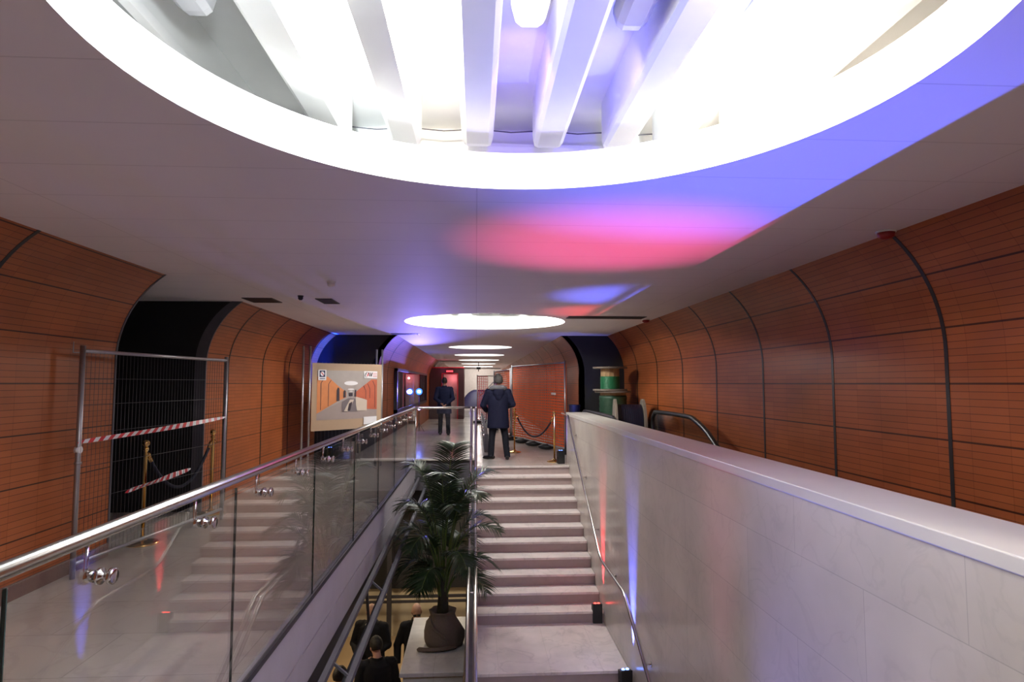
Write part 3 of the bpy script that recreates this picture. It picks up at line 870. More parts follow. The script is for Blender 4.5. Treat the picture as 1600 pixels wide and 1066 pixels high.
def stanchion(loc, lab, group):
    t = thing('rope_stanchion', lab, 'stanchion', loc, group=group)
    obj('base', MB().lathe([(.155, 0), (.155, .012), (.14, .022), (.06, .035), (.032, .05), (.022, .07)], 32), M['brass'], t, world=False)
    obj('post', MB().lathe([(.019, .05), (.019, .92), (.026, .925), (.026, .95), (.018, .955)], 20), M['brass'], t, world=False)
    obj('finial', MB().lathe([(.012, .95), (.016, .96), (.034, .985), (.036, 1.0), (.028, 1.02), (.008, 1.032)], 20), M['brass'], t, world=False)
    obj('hook', MB().tube([(.02, 0, .90), (.04, 0, .89), (.045, 0, .87), (.03, 0, .85)], .006, 8), M['brass'], t, world=False)
    return t
st1 = stanchion((-3.33, 6.48, 0), 'brass rope stanchion nearest the camera, at the left by the dark passage', 'brass rope stanchions')
st2 = dup(st1, (-3.26, 7.9, 0), (0, 0, .4), 'brass rope stanchion at the far side of the left passage')
st3 = dup(st1, (1.61, 12.66, 0), (0, 0, 2.6), 'brass rope stanchion at the stair top, right, by the parapet')
st4 = dup(st1, (.90, 14.44, 0), (0, 0, -.8), 'brass rope stanchion behind the man at the stair top')
def rope(a, b, sag, lab):
    a = Vector(a); b = Vector(b); n = 26
    pts = [a.lerp(b, k / n) - Vector((0, 0, sag * (1 - (2 * k / n - 1) ** 2))) for k in range(n + 1)]
    t = thing('barrier_rope', lab, 'rope', a, group='velvet barrier ropes')
    obj('rope', MB().tube(pts, .018, 10), M['rope'], t)
    for p, q in ((pts[0], pts[1]), (pts[-1], pts[-2])):
        obj('end_cap', MB().tube([p + (p - q).normalized() * .02, q], .021, 10), M['brass'], t)
rope((-3.33, 6.53, .87), (-3.265, 7.85, .87), .42, 'dark velvet rope hanging across the left passage')
rope((1.58, 12.72, .87), (.94, 14.38, .87), .43, 'dark velvet rope hanging before the orange net fence')

# orange net fences
def net(t, a, b, z0, z1, nx, nz, mat, wv=.018, wh=.026, amp=.035):
    a = Vector((a[0], a[1], 0)); b = Vector((b[0], b[1], 0)); d = (b - a); L = d.length; d.normalize(); nrm = Vector((d.y, -d.x, 0))
    mb = MB()
    def P(u, z):
        w = amp * (noise.noise((u * 1.6, z * 1.4, 4.2)) + .3 * math.sin(u * 3.2)) * min(1, (u + .05) * 3)
        return a + d * u + Vector((0, 0, z + .02 * noise.noise((u * 1.2, z, 1.0)))) + nrm * (.03 + w)
    for i in range(nx + 1):
        u = L * i / nx; vs = []; fs = []
        for j in range(25):
            z = z0 + (z1 - z0) * j / 24
            vs += [P(u - wv / 2, z), P(u + wv / 2, z)]
        fs = [(2 * k, 2 * k + 1, 2 * k + 3, 2 * k + 2) for k in range(24)]
        mb.add(vs, fs)
    for j in range(nz + 1):
        z = z0 + (z1 - z0) * j / nz; vs = []
        for i in range(41):
            u = L * i / 40; vs += [P(u, z - wh / 2), P(u, z + wh / 2)]
        mb.add(vs, [(2 * k, 2 * k + 1, 2 * k + 3, 2 * k + 2) for k in range(40)])
    o = obj('safety_net', mb, mat, t)
    s = o.modifiers.new('s', 'SOLIDIFY'); s.thickness = .003
f2 = thing('site_fence', 'tall site fence draped in orange safety net at the stair top', 'fence', (1.55, 15.7, 0))
fence_frame(f2, (2.03, 14.0), (1.02, 17.5), .0, 2.12, wires=True, wn=40)
net(f2, (2.03, 14.0), (1.02, 17.5), .16, 2.05, 30, 29, M['netting'], .026, .030)
obj('label_plate', MB().beam((1.86, 14.35, 1.36), (1.79, 14.62, 1.36), .008, .05), M['label'], f2)
for (xx, yy) in ((1.75, 15.0), (1.5, 15.8), (1.25, 16.6)):
    obj('sandbag', MB().ell((xx - .02, yy, .07), (.22, .13, .07)), M['plastic_black'], f2)
f3 = thing('site_fence', 'distant red-netted site fence behind the man at the stair top', 'fence', (.55, 20.5, 0))
fence_frame(f3, (1.0, 17.9), (.62, 21.3), .0, 2.05, wires=True, wn=30)
net(f3, (1.0, 17.9), (.62, 21.3), .16, 1.98, 36, 28, M['netting'])
f4 = thing('site_fence', 'farthest site fence with red netting, left of the man at the stair top', 'fence', (.35, 25.2, 0))
fence_frame(f4, (.05, 25.0), (.95, 25.6), .0, 1.95, wires=True, wn=16)
net(f4, (.05, 25.0), (.45, 25.27), .16, 1.88, 5, 26, M['netting_pink'])
obj('brace', MB().beam((.15, 25.05, 1.1), (.9, 25.55, 1.85), .03, .03), M['galv'], f4)

# ------------------------------------------------------------------ poster on a site fence
PA, PB = Vector((-2.93, 11.2, 0)), Vector((-1.85, 12.2, 0))
ps = thing('poster_stand', 'large tan poster of the orange tunnel fixed on a site fence', 'poster', ((PA.x + PB.x) / 2, (PA.y + PB.y) / 2, 0))
pd = (PB - PA); PW = pd.length; pd.normalize(); pn = Vector((pd.y, -pd.x, 0))     # pn faces the camera side
def P3(u, z, off=0.0): return PA + pd * u + pn * off + Vector((0, 0, z))
for u in (-.03, -.13 + .0, PW + .03, PW - .06):
    q = P3(u, 0, -.03 if u in (-.03, PW + .03) else -.09)
    obj('upright', MB().cyl((q.x, q.y, 0), (q.x, q.y, 2.27), .02, 12), M['galv'], ps)
mb = MB()
q = [P3(0, .75, .0), P3(PW, .75, .0), P3(PW, 1.97, .0), P3(0, 1.97, .0)]
mb.add(q + [v - pn * .006 for v in q], [(0, 1, 2, 3), (7, 6, 5, 4), (0, 4, 5, 1), (1, 5, 6, 2), (2, 6, 7, 3), (3, 7, 4, 0)])
board = obj('board', mb, M['board_tan'], ps)
fence_w = MB()
for k in range(1, 20):
    p = P3(PW * k / 20, 0, -.04); fence_w.tube([(p.x, p.y, .15), (p.x, p.y, 2.0)], .002, 4)
obj('wire_mesh', fence_w, M['wire'], ps)
def flatp(name, polys, parent=board, base=.002):
    """printed artwork: flat coloured shapes lying on the board"""
    mats = []; mb = MB()
    for k, (mname, poly) in enumerate(polys):
        if M[mname] not in mats: mats.append(M[mname])
        off = base + .0006 * k
        pts = [P3(.10 * PW / 1.47 + u * PW * .86, .94 + v * .90, off) for u, v in poly]
        tri = tessellate_polygon([[Vector((a, b, 0)) for a, b in poly]])
        mb.add(pts, [tuple(t) for t in tri], mats.index(M[mname]))
    return obj(name, mb, mats, parent)
def elp(cx, cy, rx, ry, n=24): return [(cx + rx * math.cos(2 * PI * k / n), cy + ry * math.sin(2 * PI * k / n)) for k in range(n)]
VPX, VPY = .545, .50
prt = [('p_ceil', [(0, 0), (1, 0), (1, 1), (0, 1)]),
       ('p_floor', [(0, 0), (1, 0), (1, .17), (.80, .22), (VPX, .45), (.0, .14)]),
       ('p_wallL', [(0, .13), (.33, .37), (.47, .45), (.47, .56), (.33, .69), (.17, .87), (.02, .90), (0, .86)]),
       ('p_wallR', [(.80, .20), (1, .18), (1, .82), (.90, .82), (.66, .59), (.60, .52), (.62, .45), (.66, .45), (.80, .40)])]
for x in (.055, .175):
    w = .008
    h0, h1 = .17 + x * .6, .80 - x * .15
    prt.append(('p_dark', [(x, h0), (x + w, h0), (x + w + .002, h1 - .05), (x + .05, h1 + .03), (x + .04, h1 + .03), (x, h1 - .05)]))
for x, h in ((.96, .74), (.87, .68), (.80, .64)):
    prt.append(('p_dark', [(x, .22 if x > .9 else .42), (x + .007, .22 if x > .9 else .42), (x + .006, h - .06), (x - .035, h + .05), (x - .045, h + .05), (x - .002, h - .06)]))
prt += [('p_dark', [(.31, .37), (.36, .38), (.355, .63), (.33, .66), (.31, .60)]), ('p_dark', [(.42, .44), (.46, .45), (.46, .58), (.44, .60), (.42, .57)]),
        ('p_dark', [(.60, .46), (.635, .46), (.635, .60), (.61, .60)]), ('p_dark', [(.51, .47), (.575, .47), (.575, .54), (.51, .54)]),
        ('p_white', elp(VPX, .74, .115, .045)), ('p_white', elp(VPX, .615, .055, .014)), ('p_white', elp(VPX, .575, .03, .006)),
        ('p_grey', [(.40, .155), (.66, .155), (.62, .42), (.50, .43), (.40, .36)]),
        ('p_stone', [(.43, .16), (.53, .40), (.60, .40), (.50, .16)]), ('p_dark', [(.49, .17), (.515, .32), (.57, .36), (.535, .17)]),
        ('p_stone', [(.63, .46), (.82, .385), (.82, .16), (.65, .17), (.63, .30)])]
flatp('printed_picture', prt)
lg = [('p_white', [(.01, .80), (.135, .80), (.135, 1.01), (.01, 1.01)]), ('p_navy', [(.028, .865), (.117, .865), (.117, .995), (.028, .995)]),
      ('p_white', elp(.073, .93, .030, .046)), ('p_red', [(.05, .955), (.06, .965), (.098, .905), (.088, .895)]),
      ('p_navy', [(.032, .825), (.115, .825), (.115, .840), (.032, .840)])]
flatp('emblem', lg, base=.016)
ea = [('p_white', [(.76, .845), (.995, .845), (.995, .995), (.76, .995)])]
def stroke(m, pts, w=.008):
    out = []
    for (a, b), (c, d) in zip(pts[:-1], pts[1:]):
        L = math.hypot(c - a, d - b) or 1; nx, ny = -(d - b) / L * w, (c - a) / L * w
        out.append((m, [(a - nx, b - ny), (c - nx, d - ny), (c + nx, d + ny), (a + nx, b + ny)]))
    return out
ea += stroke('p_dark', [(.775, .89), (.80, .97), (.825, .97)], .006) + stroke('p_dark', [(.785, .935), (.812, .935)], .005) + stroke('p_dark', [(.772, .888), (.80, .888)], .005)
ea += stroke('p_red', [(.815, .885), (.84, .97)], .007) + stroke('p_dark', [(.84, .97), (.862, .885)], .007) + stroke('p_red', [(.825, .91), (.85, .91)], .005)
ea += stroke('p_dark', [(.868, .97), (.885, .885), (.905, .97)], .007)
for k_ in range(3): ea += stroke('p_red', [(.915, .955 - k_ * .035), (.985, .955 - k_ * .035)], .004)
ea += stroke('p_dark', [(.775, .862), (.815, .862)], .003)
flatp('lettered_logo', ea, base=.016)
flatp('white_caption', [('p_white', [(.765, -.13), (.995, -.12), (.995, .035), (.765, .03)])], base=.016)

# ------------------------------------------------------------------ small LED uplights
def uplight(loc, rotz, mat, col, lab, power, aim, spot=34, blend=.7, group='black battery uplights', size=.03, graze=0):
    t = thing('uplight', lab, 'uplight', loc, (0, 0, rotz), group)
    b = MB(); b.prism([(-.06, 0), (.06, 0), (.06, .24), (-.06, .27)], 'x', -.068, .068)
    obj('housing', b, M['plastic_black'], t, world=False, bevel=.006)
    for x in (-.025, .025):
        obj('lens', MB().lathe([(.019, -.012), (.019, .004), (.012, .010)], 14, (x, 0, .257)), mat, t, world=False)
    for x in (-.066, .066):
        obj('side_knob', MB().cyl((x, 0, .12), (x * 1.2, 0, .12), .018, 12), M['plastic_black'], t, world=False)
    if power:
        p = Vector(loc) + Vector((0, 0, .285))
        l = light('uplight_lamp', 'SPOT', p, power, col, None, aim, spot_size=math.radians(spot), spot_blend=blend, shadow_soft_size=size)
        l.parent = t; l.matrix_parent_inverse = (Matrix.Translation(Vector(loc)) @ Matrix.Rotation(rotz, 4, 'Z')).inverted()
        if graze:
            l = light('uplight_lamp', 'SPOT', p, graze, col, None, p + Vector((VR - p.x, -.02, .66)), spot_size=math.radians(24), spot_blend=.7, shadow_soft_size=.015)
            l.parent = t; l.matrix_parent_inverse = (Matrix.Translation(Vector(loc)) @ Matrix.Rotation(rotz, 4, 'Z')).inverted()
    return t
BL, RD = (.10, .14, 1), (1, .04, .06)
uplight((1.735, 8.93, zl + .001), 0, M['led_red'], RD, 'black uplight glowing red on the landing at the foot of the steps', 480, (1.72, 8.85, H), 26, 1.0, graze=180)
uplight((1.735, 7.26, zl - RIS + .001), .1, M['led_blue'], BL, 'black uplight glowing blue one step below the landing', 1000, (1.72, 7.2, H), 26, 1.0, graze=500)
uplight((1.70, 12.38, 0), .2, M['led_blue'], BL, 'black uplight beside the parapet end at the stair top', 70, (1.92, 12.9, 1.4), 60)
# further fittings down the lower flight
def yz(kk): return lf - GO * kk + .14, zl - RIS * kk
y_, z_ = yz(9)
uplight((1.50, y_, z_), 0, M['led_red'], (1, .07, .30), 'black uplight low on the lower flight, red', 1150, (1.02, y_ - .15, H), 27, 1.0)
y_, z_ = yz(11)
uplight((1.60, y_ - .1, LOW), 0, M['led_blue'], BL, 'black uplight on the lower hall floor by the stair foot, blue', 1900, (1.5, 2.8, H), 36, 1.0)
uplight((-3.05, 13.22, 0), 0, M['led_blue'], (.008, .05, 1), 'black uplight behind the poster stand, blue', 5500, (-3.30, 13.14, 2.3), 22)

# blue spotlight facing the stairs
LX, LY, LZ = -1.90, 20.8, 1.33
bs = thing('spotlight', 'bright blue spotlight on a slim stand shining down the corridor', 'spotlight', (LX, LY, 0))
sb_ = MB().cyl((LX, LY, .02), (LX, LY, LZ - .09), .010, 10)
for dx, dy in ((-.10, -.18), (.18, -.08), (.02, .2)): sb_.tube([(LX, LY, .3), (LX + dx, LY + dy, .012)], .008, 8)
obj('stand', sb_, M['plastic_black'], bs)
rx = Matrix.Rotation(PI / 2, 4, 'X')
hs = obj('housing', MB().lathe([(.06, -.18), (.10, -.12), (.115, -.02), (.115, .0)], 20, (LX, LY - .04, LZ), 0, rx), M['plastic_black'], bs)
obj('lens', MB().lathe([(.108, 0), (.10, .012), (.05, .016)], 24, (LX, LY - .045, LZ), 0, rx), M['led_blue_halo'], hs)  # outer ring glows blue to imitate the lamp's halo
obj('core', MB().lathe([(.055, .015), (.045, .028), (.02, .032)], 20, (LX, LY - .045, LZ), 0, rx), M['led_blue_hot'], hs)
light('spotlight_lamp', 'SPOT', (LX, LY - .10, LZ), 2200, (.22, .18, 1), bs, (-1.15, 9.0, 2.5), spot_size=math.radians(31), spot_blend=.8, shadow_soft_size=.06)
light('spotlight_spill', 'POINT', (LX + .02, LY - .16, LZ), 16, (.16, .16, 1), bs, shadow_soft_size=.06)

# ------------------------------------------------------------------ corridor beyond
wn = struct('window_1', MB().box(-2.13, -2.115, 16.15, 25.6, .92, 1.95), M['dark_steel'])
fr = MB(); w = .06
fr.box(-2.12, -2.03, 16.05, 16.15, .0, 2.0); fr.box(-2.12, -2.03, 25.6, 25.7, .86, 2.0)
fr.box(-2.12, -2.03, 16.05, 25.7, 1.93, 2.0); fr.box(-2.12, -2.03, 16.05, 25.7, .84, .92)
struct('window_frame', fr, M['dark_steel'], wn)
struct('window_pane', MB().box(-2.06, -2.05, 16.15, 25.6, .92, 1.93), M['pane'], wn)
for k in range(9):
    y = 16.6 + k * 1.0
    cbm = MB(); vs = []
    for i in range(13):
        yy = y + .6 * i / 12; xx = -2.095 + .012 * math.sin(i * 2.1)
        vs += [(xx, yy, .94), (xx, yy, 1.90)]
    cbm.add(vs, [(2 * i, 2 * i + 1, 2 * i + 3, 2 * i + 2) for i in range(12)], 0, True)
    struct('curtain_strip', cbm, M['curtain'], wn)

# vestibule box with a lit doorway
vb = thing('vestibule', 'maroon entrance vestibule with a red-lit doorway at the corridor end', 'vestibule', (-1.3, 28.6, 0))
b = MB(); b.box(-2.1, -1.53, 28.0, 29.6, 0, 2.33); b.box(-.84, -.55, 28.0, 29.6, 0, 2.33); b.box(-1.53, -.84, 28.0, 29.6, 2.04, 2.33); b.box(-1.53, -.84, 29.5, 29.6, 0, 2.04)
obj('shell', b, M['maroon'], vb)
obj('cornice', MB().box(-2.1, -.53, 27.96, 28.02, 2.30, 2.345), M['p_red'], vb)
db = MB(); db.box(-1.56, -1.52, 27.97, 28.05, 0, 2.06); db.box(-.85, -.81, 27.97, 28.05, 0, 2.06); db.box(-1.56, -.81, 27.97, 28.05, 2.03, 2.07)
obj('door_frame', db, M['p_red'], vb)
dl = obj('door', MB().box(-1.50, -.87, 28.5, 28.55, 0, 2.02), M['cream_wall'], vb)
obj('handle', MB().cyl((-.95, 28.46, 1.0), (-.95, 28.46, 1.16), .015, 8), M['chrome'], dl)
light('doorway_lamp', 'POINT', (-1.05, 28.2, 1.85), 4, (1, .22, .26), vb, shadow_soft_size=.04)
light('vestibule_lamp', 'POINT', (-1.5, 27.6, 2.2), 1.5, (1, .2, .45), vb, shadow_soft_size=.05)
es = thing('exit_sign', 'small red illuminated sign above the vestibule doorway', 'sign', (-1.19, 27.95, 2.15))
obj('case', MB().box(-1.36, -1.02, 27.93, 27.97, 2.09, 2.22), M['plastic_black'], es)
mbx = MB()
for k in range(5): mbx.box(-1.34 + k * .062, -1.34 + k * .062 + .048, 27.922, 27.93, 2.115, 2.195)
obj('lit_panel', mbx, M['exit_red'], es)
dlg = thing('end_wall_fill', 'small added fill light on the ceiling before the pale end wall', 'light fitting', (.2, 43.2, H))  # added lamp with no known fitting here; brightens the end wall
obj('trim_ring', MB().lathe([(.09, -.012), (.10, 0)], 24, (.2, 43.2, H)), M['white'], dlg)
obj('lens', MB().lathe([(.07, -.016), (.07, -.012)], 24, (.2, 43.2, H)), M['fixture_lit'], dlg)
light('end_wall_fill_lamp', 'POINT', (.2, 43.2, H - .12), 75, (1, .94, .88), dlg, shadow_soft_size=.07)
hp = thing('covered_mound', 'dark blue domed tarpaulin cover before the pale end wall', 'cover', (.1, 40.5, 0))
vs = []; fs = []
for j in range(9):
    for i in range(25):
        u = i / 24; v = j / 8
        x = -.95 + 2.3 * u; yy = 39.6 + 1.9 * v
        z = 1.22 * (max(0, 1 - abs(2 * u - 1) ** 2.6)) ** .62 * (max(0, 1 - abs(2 * v - 1) ** 4)) ** .4 + .02 * noise.noise((x * 3, yy * 3, 0))
        vs.append((x, yy, max(0.0, z)))
for j in range(8):
    for i in range(24): fs.append((j * 25 + i, j * 25 + i + 1, (j + 1) * 25 + i + 1, (j + 1) * 25 + i))
obj('tarpaulin', MB().add(vs, fs, 0, True), M['tarp'], hp)
hem = MB(); hem.tube([(-.95, 39.6, .02), (1.35, 39.6, .02)], .02, 8)
obj('hem', hem, M['rope'], hp)
sp = thing('hanging_sign', 'dark hanging sign on a rod below the last skylights', 'sign', (.12, 30.5, H))
obj('rod', MB().cyl((.12, 30.5, 2.2), (.12, 30.5, H), .02, 8), M['plastic_black'], sp)
obj('sign_plate', MB().box(.02, .22, 30.48, 30.52, 2.30, 2.42), M['plastic_black'], sp)
obj('cross_bar', MB().box(-.7, 1.2, 30.48, 30.52, 2.33, 2.36), M['plastic_black'], sp)

# ------------------------------------------------------------------ escalator and cable drums behind the parapet
esc = thing('escalator', 'escalator with glass sides and black handrails behind the limestone parapet', 'escalator', (2.7, 8.5, 0))
def escal_side(x, ytop, yflat, zt, ynose):
    path = bez([(x, ynose, .55), (x, ynose + .10, .95), (x, ynose - .02, zt - .03), (x, ynose - .22, zt), (x, yflat + .2, zt + .005), (x, yflat - .25, zt - .04), (x, yflat - .9, zt - .27), (x, yflat - 2.2, zt - 1.02), (x, yflat - 5.0, zt - 2.62)], 8)
    o = obj('balustrade', MB().tube(path, .035, 10), M['black_rubber'], esc)
    pl_ = [(p.y, p.z - .03) for p in path[8:]]
    bot = [(yflat - 5.0, zt - 3.35), (yflat - .6, -.15), (ynose - .1, .02)]
    obj('glass_side', MB().prism(pl_ + bot, 'x', x - .006, x + .006), M['pane'], o)
escal_side(3.0, 10.3, 8.55, 1.13, 10.25)
escal_side(2.30, 12.9, 10.4, 1.03, 13.0)
mbs = MB()
for k in range(22):
    yy = 9.3 - .29 * k; zz = -.165 * (k + 1)
    if zz < LOW: break
    mbs.box(2.42, 2.96, yy - .29, yy + .02, zz - .3, zz)
obj('moving_steps', mbs, M['dark_steel'], esc)
obj('skirt', MB().prism([(9.6, .0), (9.6, .12), (8.6, .05), (3.0, -3.3), (3.0, -3.6), (8.6, -.5)], 'x', 3.02, 3.10), M['galv'], esc)
obj('deck', MB().box(3.015, 3.20, 8.3, 9.9, .70, .74), M['beam_tan'], esc)

def spool(loc, rot, R, rc, hgt, cable, label, wood, fill=.62, rcab=None, group='cable drums behind the parapet', th=.035):
    t = thing('cable_drum', label, 'cable drum', loc, rot, group)
    for z in (0, hgt - th):
        f_ = obj('flange', MB().lathe([(R * .12, z), (R, z), (R, z + th), (R * .12, z + th)], 36, smooth=False), wood, t, world=False)
        bo = MB()
        for k in range(6):
            a = k * PI / 3; bo.cyl((R * .55 * math.cos(a), R * .55 * math.sin(a), z - .006), (R * .55 * math.cos(a), R * .55 * math.sin(a), z + th + .006), .012, 8)
        obj('bolt', bo, M['galv'], f_, world=False)
    cr = MB()
    for k in range(14):
        a = 2 * PI * k / 14; m = Matrix.Rotation(a, 4, 'Z')
        w = rc * math.sin(PI / 14) * .96
        cr.box(rc * .93, rc, -w, w, th, hgt - th, 0, m)
    obj('core', cr, M['wood'], t, world=False)
    cb_ = MB(); pf = []
    rcab = rcab or rc * 1.03; n = 12; zz0, zz1 = th, th + (hgt - 2 * th) * fill
    pf.append((rc * .9, zz0))
    for k in range(n):
        a = zz0 + (zz1 - zz0) * k / n; b_ = zz0 + (zz1 - zz0) * (k + 1) / n
        pf += [(rcab, a + .001), (rcab + .008, (a + b_) / 2), (rcab, b_ - .001)]
    pf.append((rc * .9, zz1))
    obj('wound_cable', cb_.lathe(pf, 40), cable, t, world=False)
    return t
spool((2.70, 12.3, 1.455), (0, 0, .2), .345, .185, .48, M['green_cable'], 'upper wooden cable drum half wound with bright green cable, standing on another', M['grey_wood'])
spool((2.76, 12.32, .0), (0, 0, .5), .36, .25, 1.452, M['dark_green_cable'], 'tall drum of dark green cable under the bright green one', M['grey_wood'], .96, .27)
spool((2.50, 11.1, .66), (0, PI / 2 - .0, -.17), .66, .30, .54, M['blue_cable'], 'cable drum on its rims, wound with dark blue cable, before the stacked drums', M['grey_wood'], 1.0, .56, th=.045)
bk = thing('bucket', 'small dark bucket on the floor by the black end face, behind the parapet end', 'bucket', (2.12, 13.2, .0))
obj('stand', MB().box(2.0, 2.24, 13.06, 13.34, 0, .86), M['plastic_black'], bk)
obj('pail', MB().lathe([(.10, .86), (.13, 1.14), (.14, 1.15), (.12, 1.14)], 20, (2.12, 13.2, 0)), M['black'], bk)

# ------------------------------------------------------------------ people
def person(name_label, loc, rotz, coat, trousers, hairm, skin, height=1.78, hem=.80, feet=((-.10, .02, 0), (.10, -.02, 0)), knees=None,
           arms=None, head_yaw=0.0, head_pitch=0.0, hair='short', build=1.0, collar=True, hood=False, glasses=False, shirt=False, voxel=.010, bend=0.0):
    """faces local +Y. arms: {side: (elbow, wrist)}"""
    s = height / 1.78
    body = MB(); B = build
    sh = 1.43; hipz = .92
    arms = arms or {}
    def bp(z):  # forward lean of the trunk
        return bend * max(0, z - hipz)
    # trunk and neck
    body.loft([(0, bp(z), z, rx * B, ry * B) for z, rx, ry in ((.84, .13, .10), (.92, .165, .115), (1.02, .155, .11), (1.12, .150, .105), (1.25, .170, .118), (1.36, .180, .115), (1.43, .165, .10), (1.48, .10, .075), (1.51, .062, .06))], 20)
    hb = Matrix.Translation((0, bp(1.5) , 1.49)) @ Matrix.Rotation(head_yaw, 4, 'Z') @ Matrix.Rotation(head_pitch, 4, 'X')
    hm = MB()
    hm.tube([(0, -.005, -.03), (0, .0, .05), (0, .012, .10)], [.062, .056, .054], 14)
    hm.ell((0, -.008, .185), (.077, .098, .103), 20, 14)           # skull
    hm.ell((0, .030, .125), (.060, .066, .082), 16, 12)           # face
    hm.ell((0, .068, .068), (.030, .024, .022), 12, 8)            # chin
    hm.ell((0, .088, .145), (.012, .018, .026), 10, 8)            # nose
    hm.ell((0, .098, .130), (.016, .013, .010), 10, 8)
    hm.ell((0, .082, .168), (.045, .016, .012), 12, 8)            # brow
    hm.ell((0, .086, .098), (.024, .010, .006), 10, 6); hm.ell((0, .085, .089), (.021, .010, .006), 10, 6)
    for q in (-1, 1):
        hm.ell((q * .079, -.005, .145), (.012, .022, .034), 10, 8)   # ears
        hm.ell((q * .042, .062, .125), (.022, .018, .02), 10, 8)     # cheeks
    hm.move(hb); body.add(hm.v, hm.f)
    J = {}
    for q, sd in ((-1, 'L'), (1, 'R')):
        S = Vector((q * .185 * B, bp(sh), sh - .01))
        e, w = arms.get(sd, (None, None))
        E_ = Vector(e) if e else S + Vector((q * .07, -.03, -.29))
        W_ = Vector(w) if w else E_ + Vector((q * .0, .07, -.25))
        J[sd] = (S, E_, W_)
        body.tube([S + Vector((-q * .05, 0, 0)), S, S.lerp(E_, .5), E_, E_.lerp(W_, .35), W_], [.06, .058, .048, .040, .040, .027], 12)
        body.ell(S, (.06, .06, .06)); body.ell(E_, (.042, .042, .042))
        # hand
        d = (W_ - E_).normalized()
        pn_ = Vector((-q, 0, 0)); pn_ = (pn_ - d * pn_.dot(d)).normalized(); ac = d.cross(pn_).normalized()
        pc = W_ + d * .045
        rot = Matrix((ac, d, pn_)).transposed()
        body.ell(pc, (.040, .050, .016), 14, 10, 0, rot)
        for k, fl_ in enumerate((.068, .078, .072, .058)):
            b0 = W_ + d * .082 + ac * (.030 - .020 * k)
            p1 = b0 + d * fl_ * .45 + pn_ * .006; p2 = p1 + (d * .85 + pn_ * .5).normalized() * fl_ * .33; p3 = p2 + (d * .55 + pn_ * .8).normalized() * fl_ * .27
            body.tube([b0 - d * .02, b0, p1, p2, p3], [.0095, .0095, .009, .0085, .007], 8)
        t0 = W_ + d * .03 + ac * .034
        body.tube([t0 - ac * .012, t0, t0 + (ac * .6 + d * .7 + pn_ * .3) * .035, t0 + (ac * .55 + d * .95 + pn_ * .5) * .06], [.012, .0115, .010, .008], 8)
    fj = {}
    for (fx, fy, fyaw), q in zip(feet, (-1, 1)):
        hip = Vector((q * .088, 0, hipz - .02)); ank = Vector((fx, fy, .085))
        mid = hip.lerp(ank, .5) + Vector((q * .01, .025, 0))
        kn = mid
        fj[q] = (hip, kn, ank, fyaw)
        body.tube([hip + Vector((0, 0, .04)), hip, hip.lerp(kn, .5), kn, kn.lerp(ank, .35), ank], [.085, .086, .072, .054, .054, .038], 14)
        fd = Vector((-math.sin(fyaw), math.cos(fyaw), 0))
        body.tube([ank - fd * .055 + Vector((0, 0, -.05)), ank + fd * .02 + Vector((0, 0, -.045)), ank + fd * .11 + Vector((0, 0, -.055)), ank + fd * .165 + Vector((0, 0, -.062))], [.032, .036, .034, .02], 10)
    root = remesh('person', body, skin, None, voxel, 3, off=Vector((0, 0, 0)))
    tag(root, name_label, 'person')
    root.location = loc; root.rotation_euler = (0, 0, rotz); root.scale = (s, s, s)
    # trousers
    tm = MB()
    tm.loft([(0, 0, .80, .15 * B, .115 * B), (0, 0, .90, .178 * B, .128 * B), (0, bp(1.0), 1.0, .172 * B, .126 * B), (0, bp(1.06), 1.06, .165 * B, .12 * B)], 20)
    for q in (-1, 1):
        hip, kn, ank, fyaw = fj[q]
        tm.tube([hip + Vector((0, 0, .03)), hip, hip.lerp(kn, .5), kn, kn.lerp(ank, .5), ank + Vector((0, -.005, .0)), ank + Vector((0, -.005, -.035))], [.10, .102, .09, .074, .070, .066, .068], 14)
    remesh('trousers', tm, trousers, root, .012, 4, world=False)
    for q in (-1, 1):
        hip, kn, ank, fyaw = fj[q]
        fd = Vector((-math.sin(fyaw), math.cos(fyaw), 0)); g = Vector((0, 0, 1))
        sm = MB(); a = ank.copy(); a.z = 0
        sm.tube([a - fd * .085 + g * .045, a - fd * .03 + g * .05, a + fd * .06 + g * .045, a + fd * .15 + g * .036, a + fd * .205 + g * .028], [.036, .044, .045, .043, .022], 14)
        sm.tube([a + g * .05, a + g * .13], [.046, .05], 14)
        sm.ell(a + fd * .06 + g * .012, (.045, .045, .012))
        sm.v = [Vector((v.x, v.y, max(0.003, v.z))) for v in sm.v]
        remesh('shoe', sm, M['shoe'], root, .008, 3, world=False)
    # coat
    cm = MB()
    flare = 1.0 + .10 * max(0, (.95 - hem)) * 2
    rings = [(hem, .205 * flare, .155 * flare), (hem + .06, .205 * flare, .155 * flare), (.98, .200, .150), (1.10, .196, .146), (1.22, .208, .150), (1.34, .214, .145), (1.42, .196, .128), (1.465, .125, .100), (1.50, .088, .085)]
    rings = sorted(rings)
    cm.loft([(0, bp(z) if z > hipz else 0, z, rx * B, ry * B) for z, rx, ry in rings], 24)
    for sd, q in (('L', -1), ('R', 1)):
        S, E_, W_ = J[sd]
        cm.tube([S + Vector((-q * .08, 0, .005)), S, S.lerp(E_, .5), E_, E_.lerp(W_, .5), W_ + (W_ - E_).normalized() * .0], [.082, .084, .074, .066, .060, .054], 14)
        cm.ell(S, (.085, .085, .075)); cm.ell(E_, (.068, .068, .068))
    co = remesh('coat', cm, coat, root, .012, 4, world=False)
    bpz = bp(1.5)
    if collar:
        km = MB(); km.lathe([(.080, 1.455), (.086, 1.475), (.080, 1.53), (.072, 1.535), (.070, 1.49)], 24, (0, bpz - .008, 0))
        remesh('collar', km, coat, co, .010, 3, world=False)
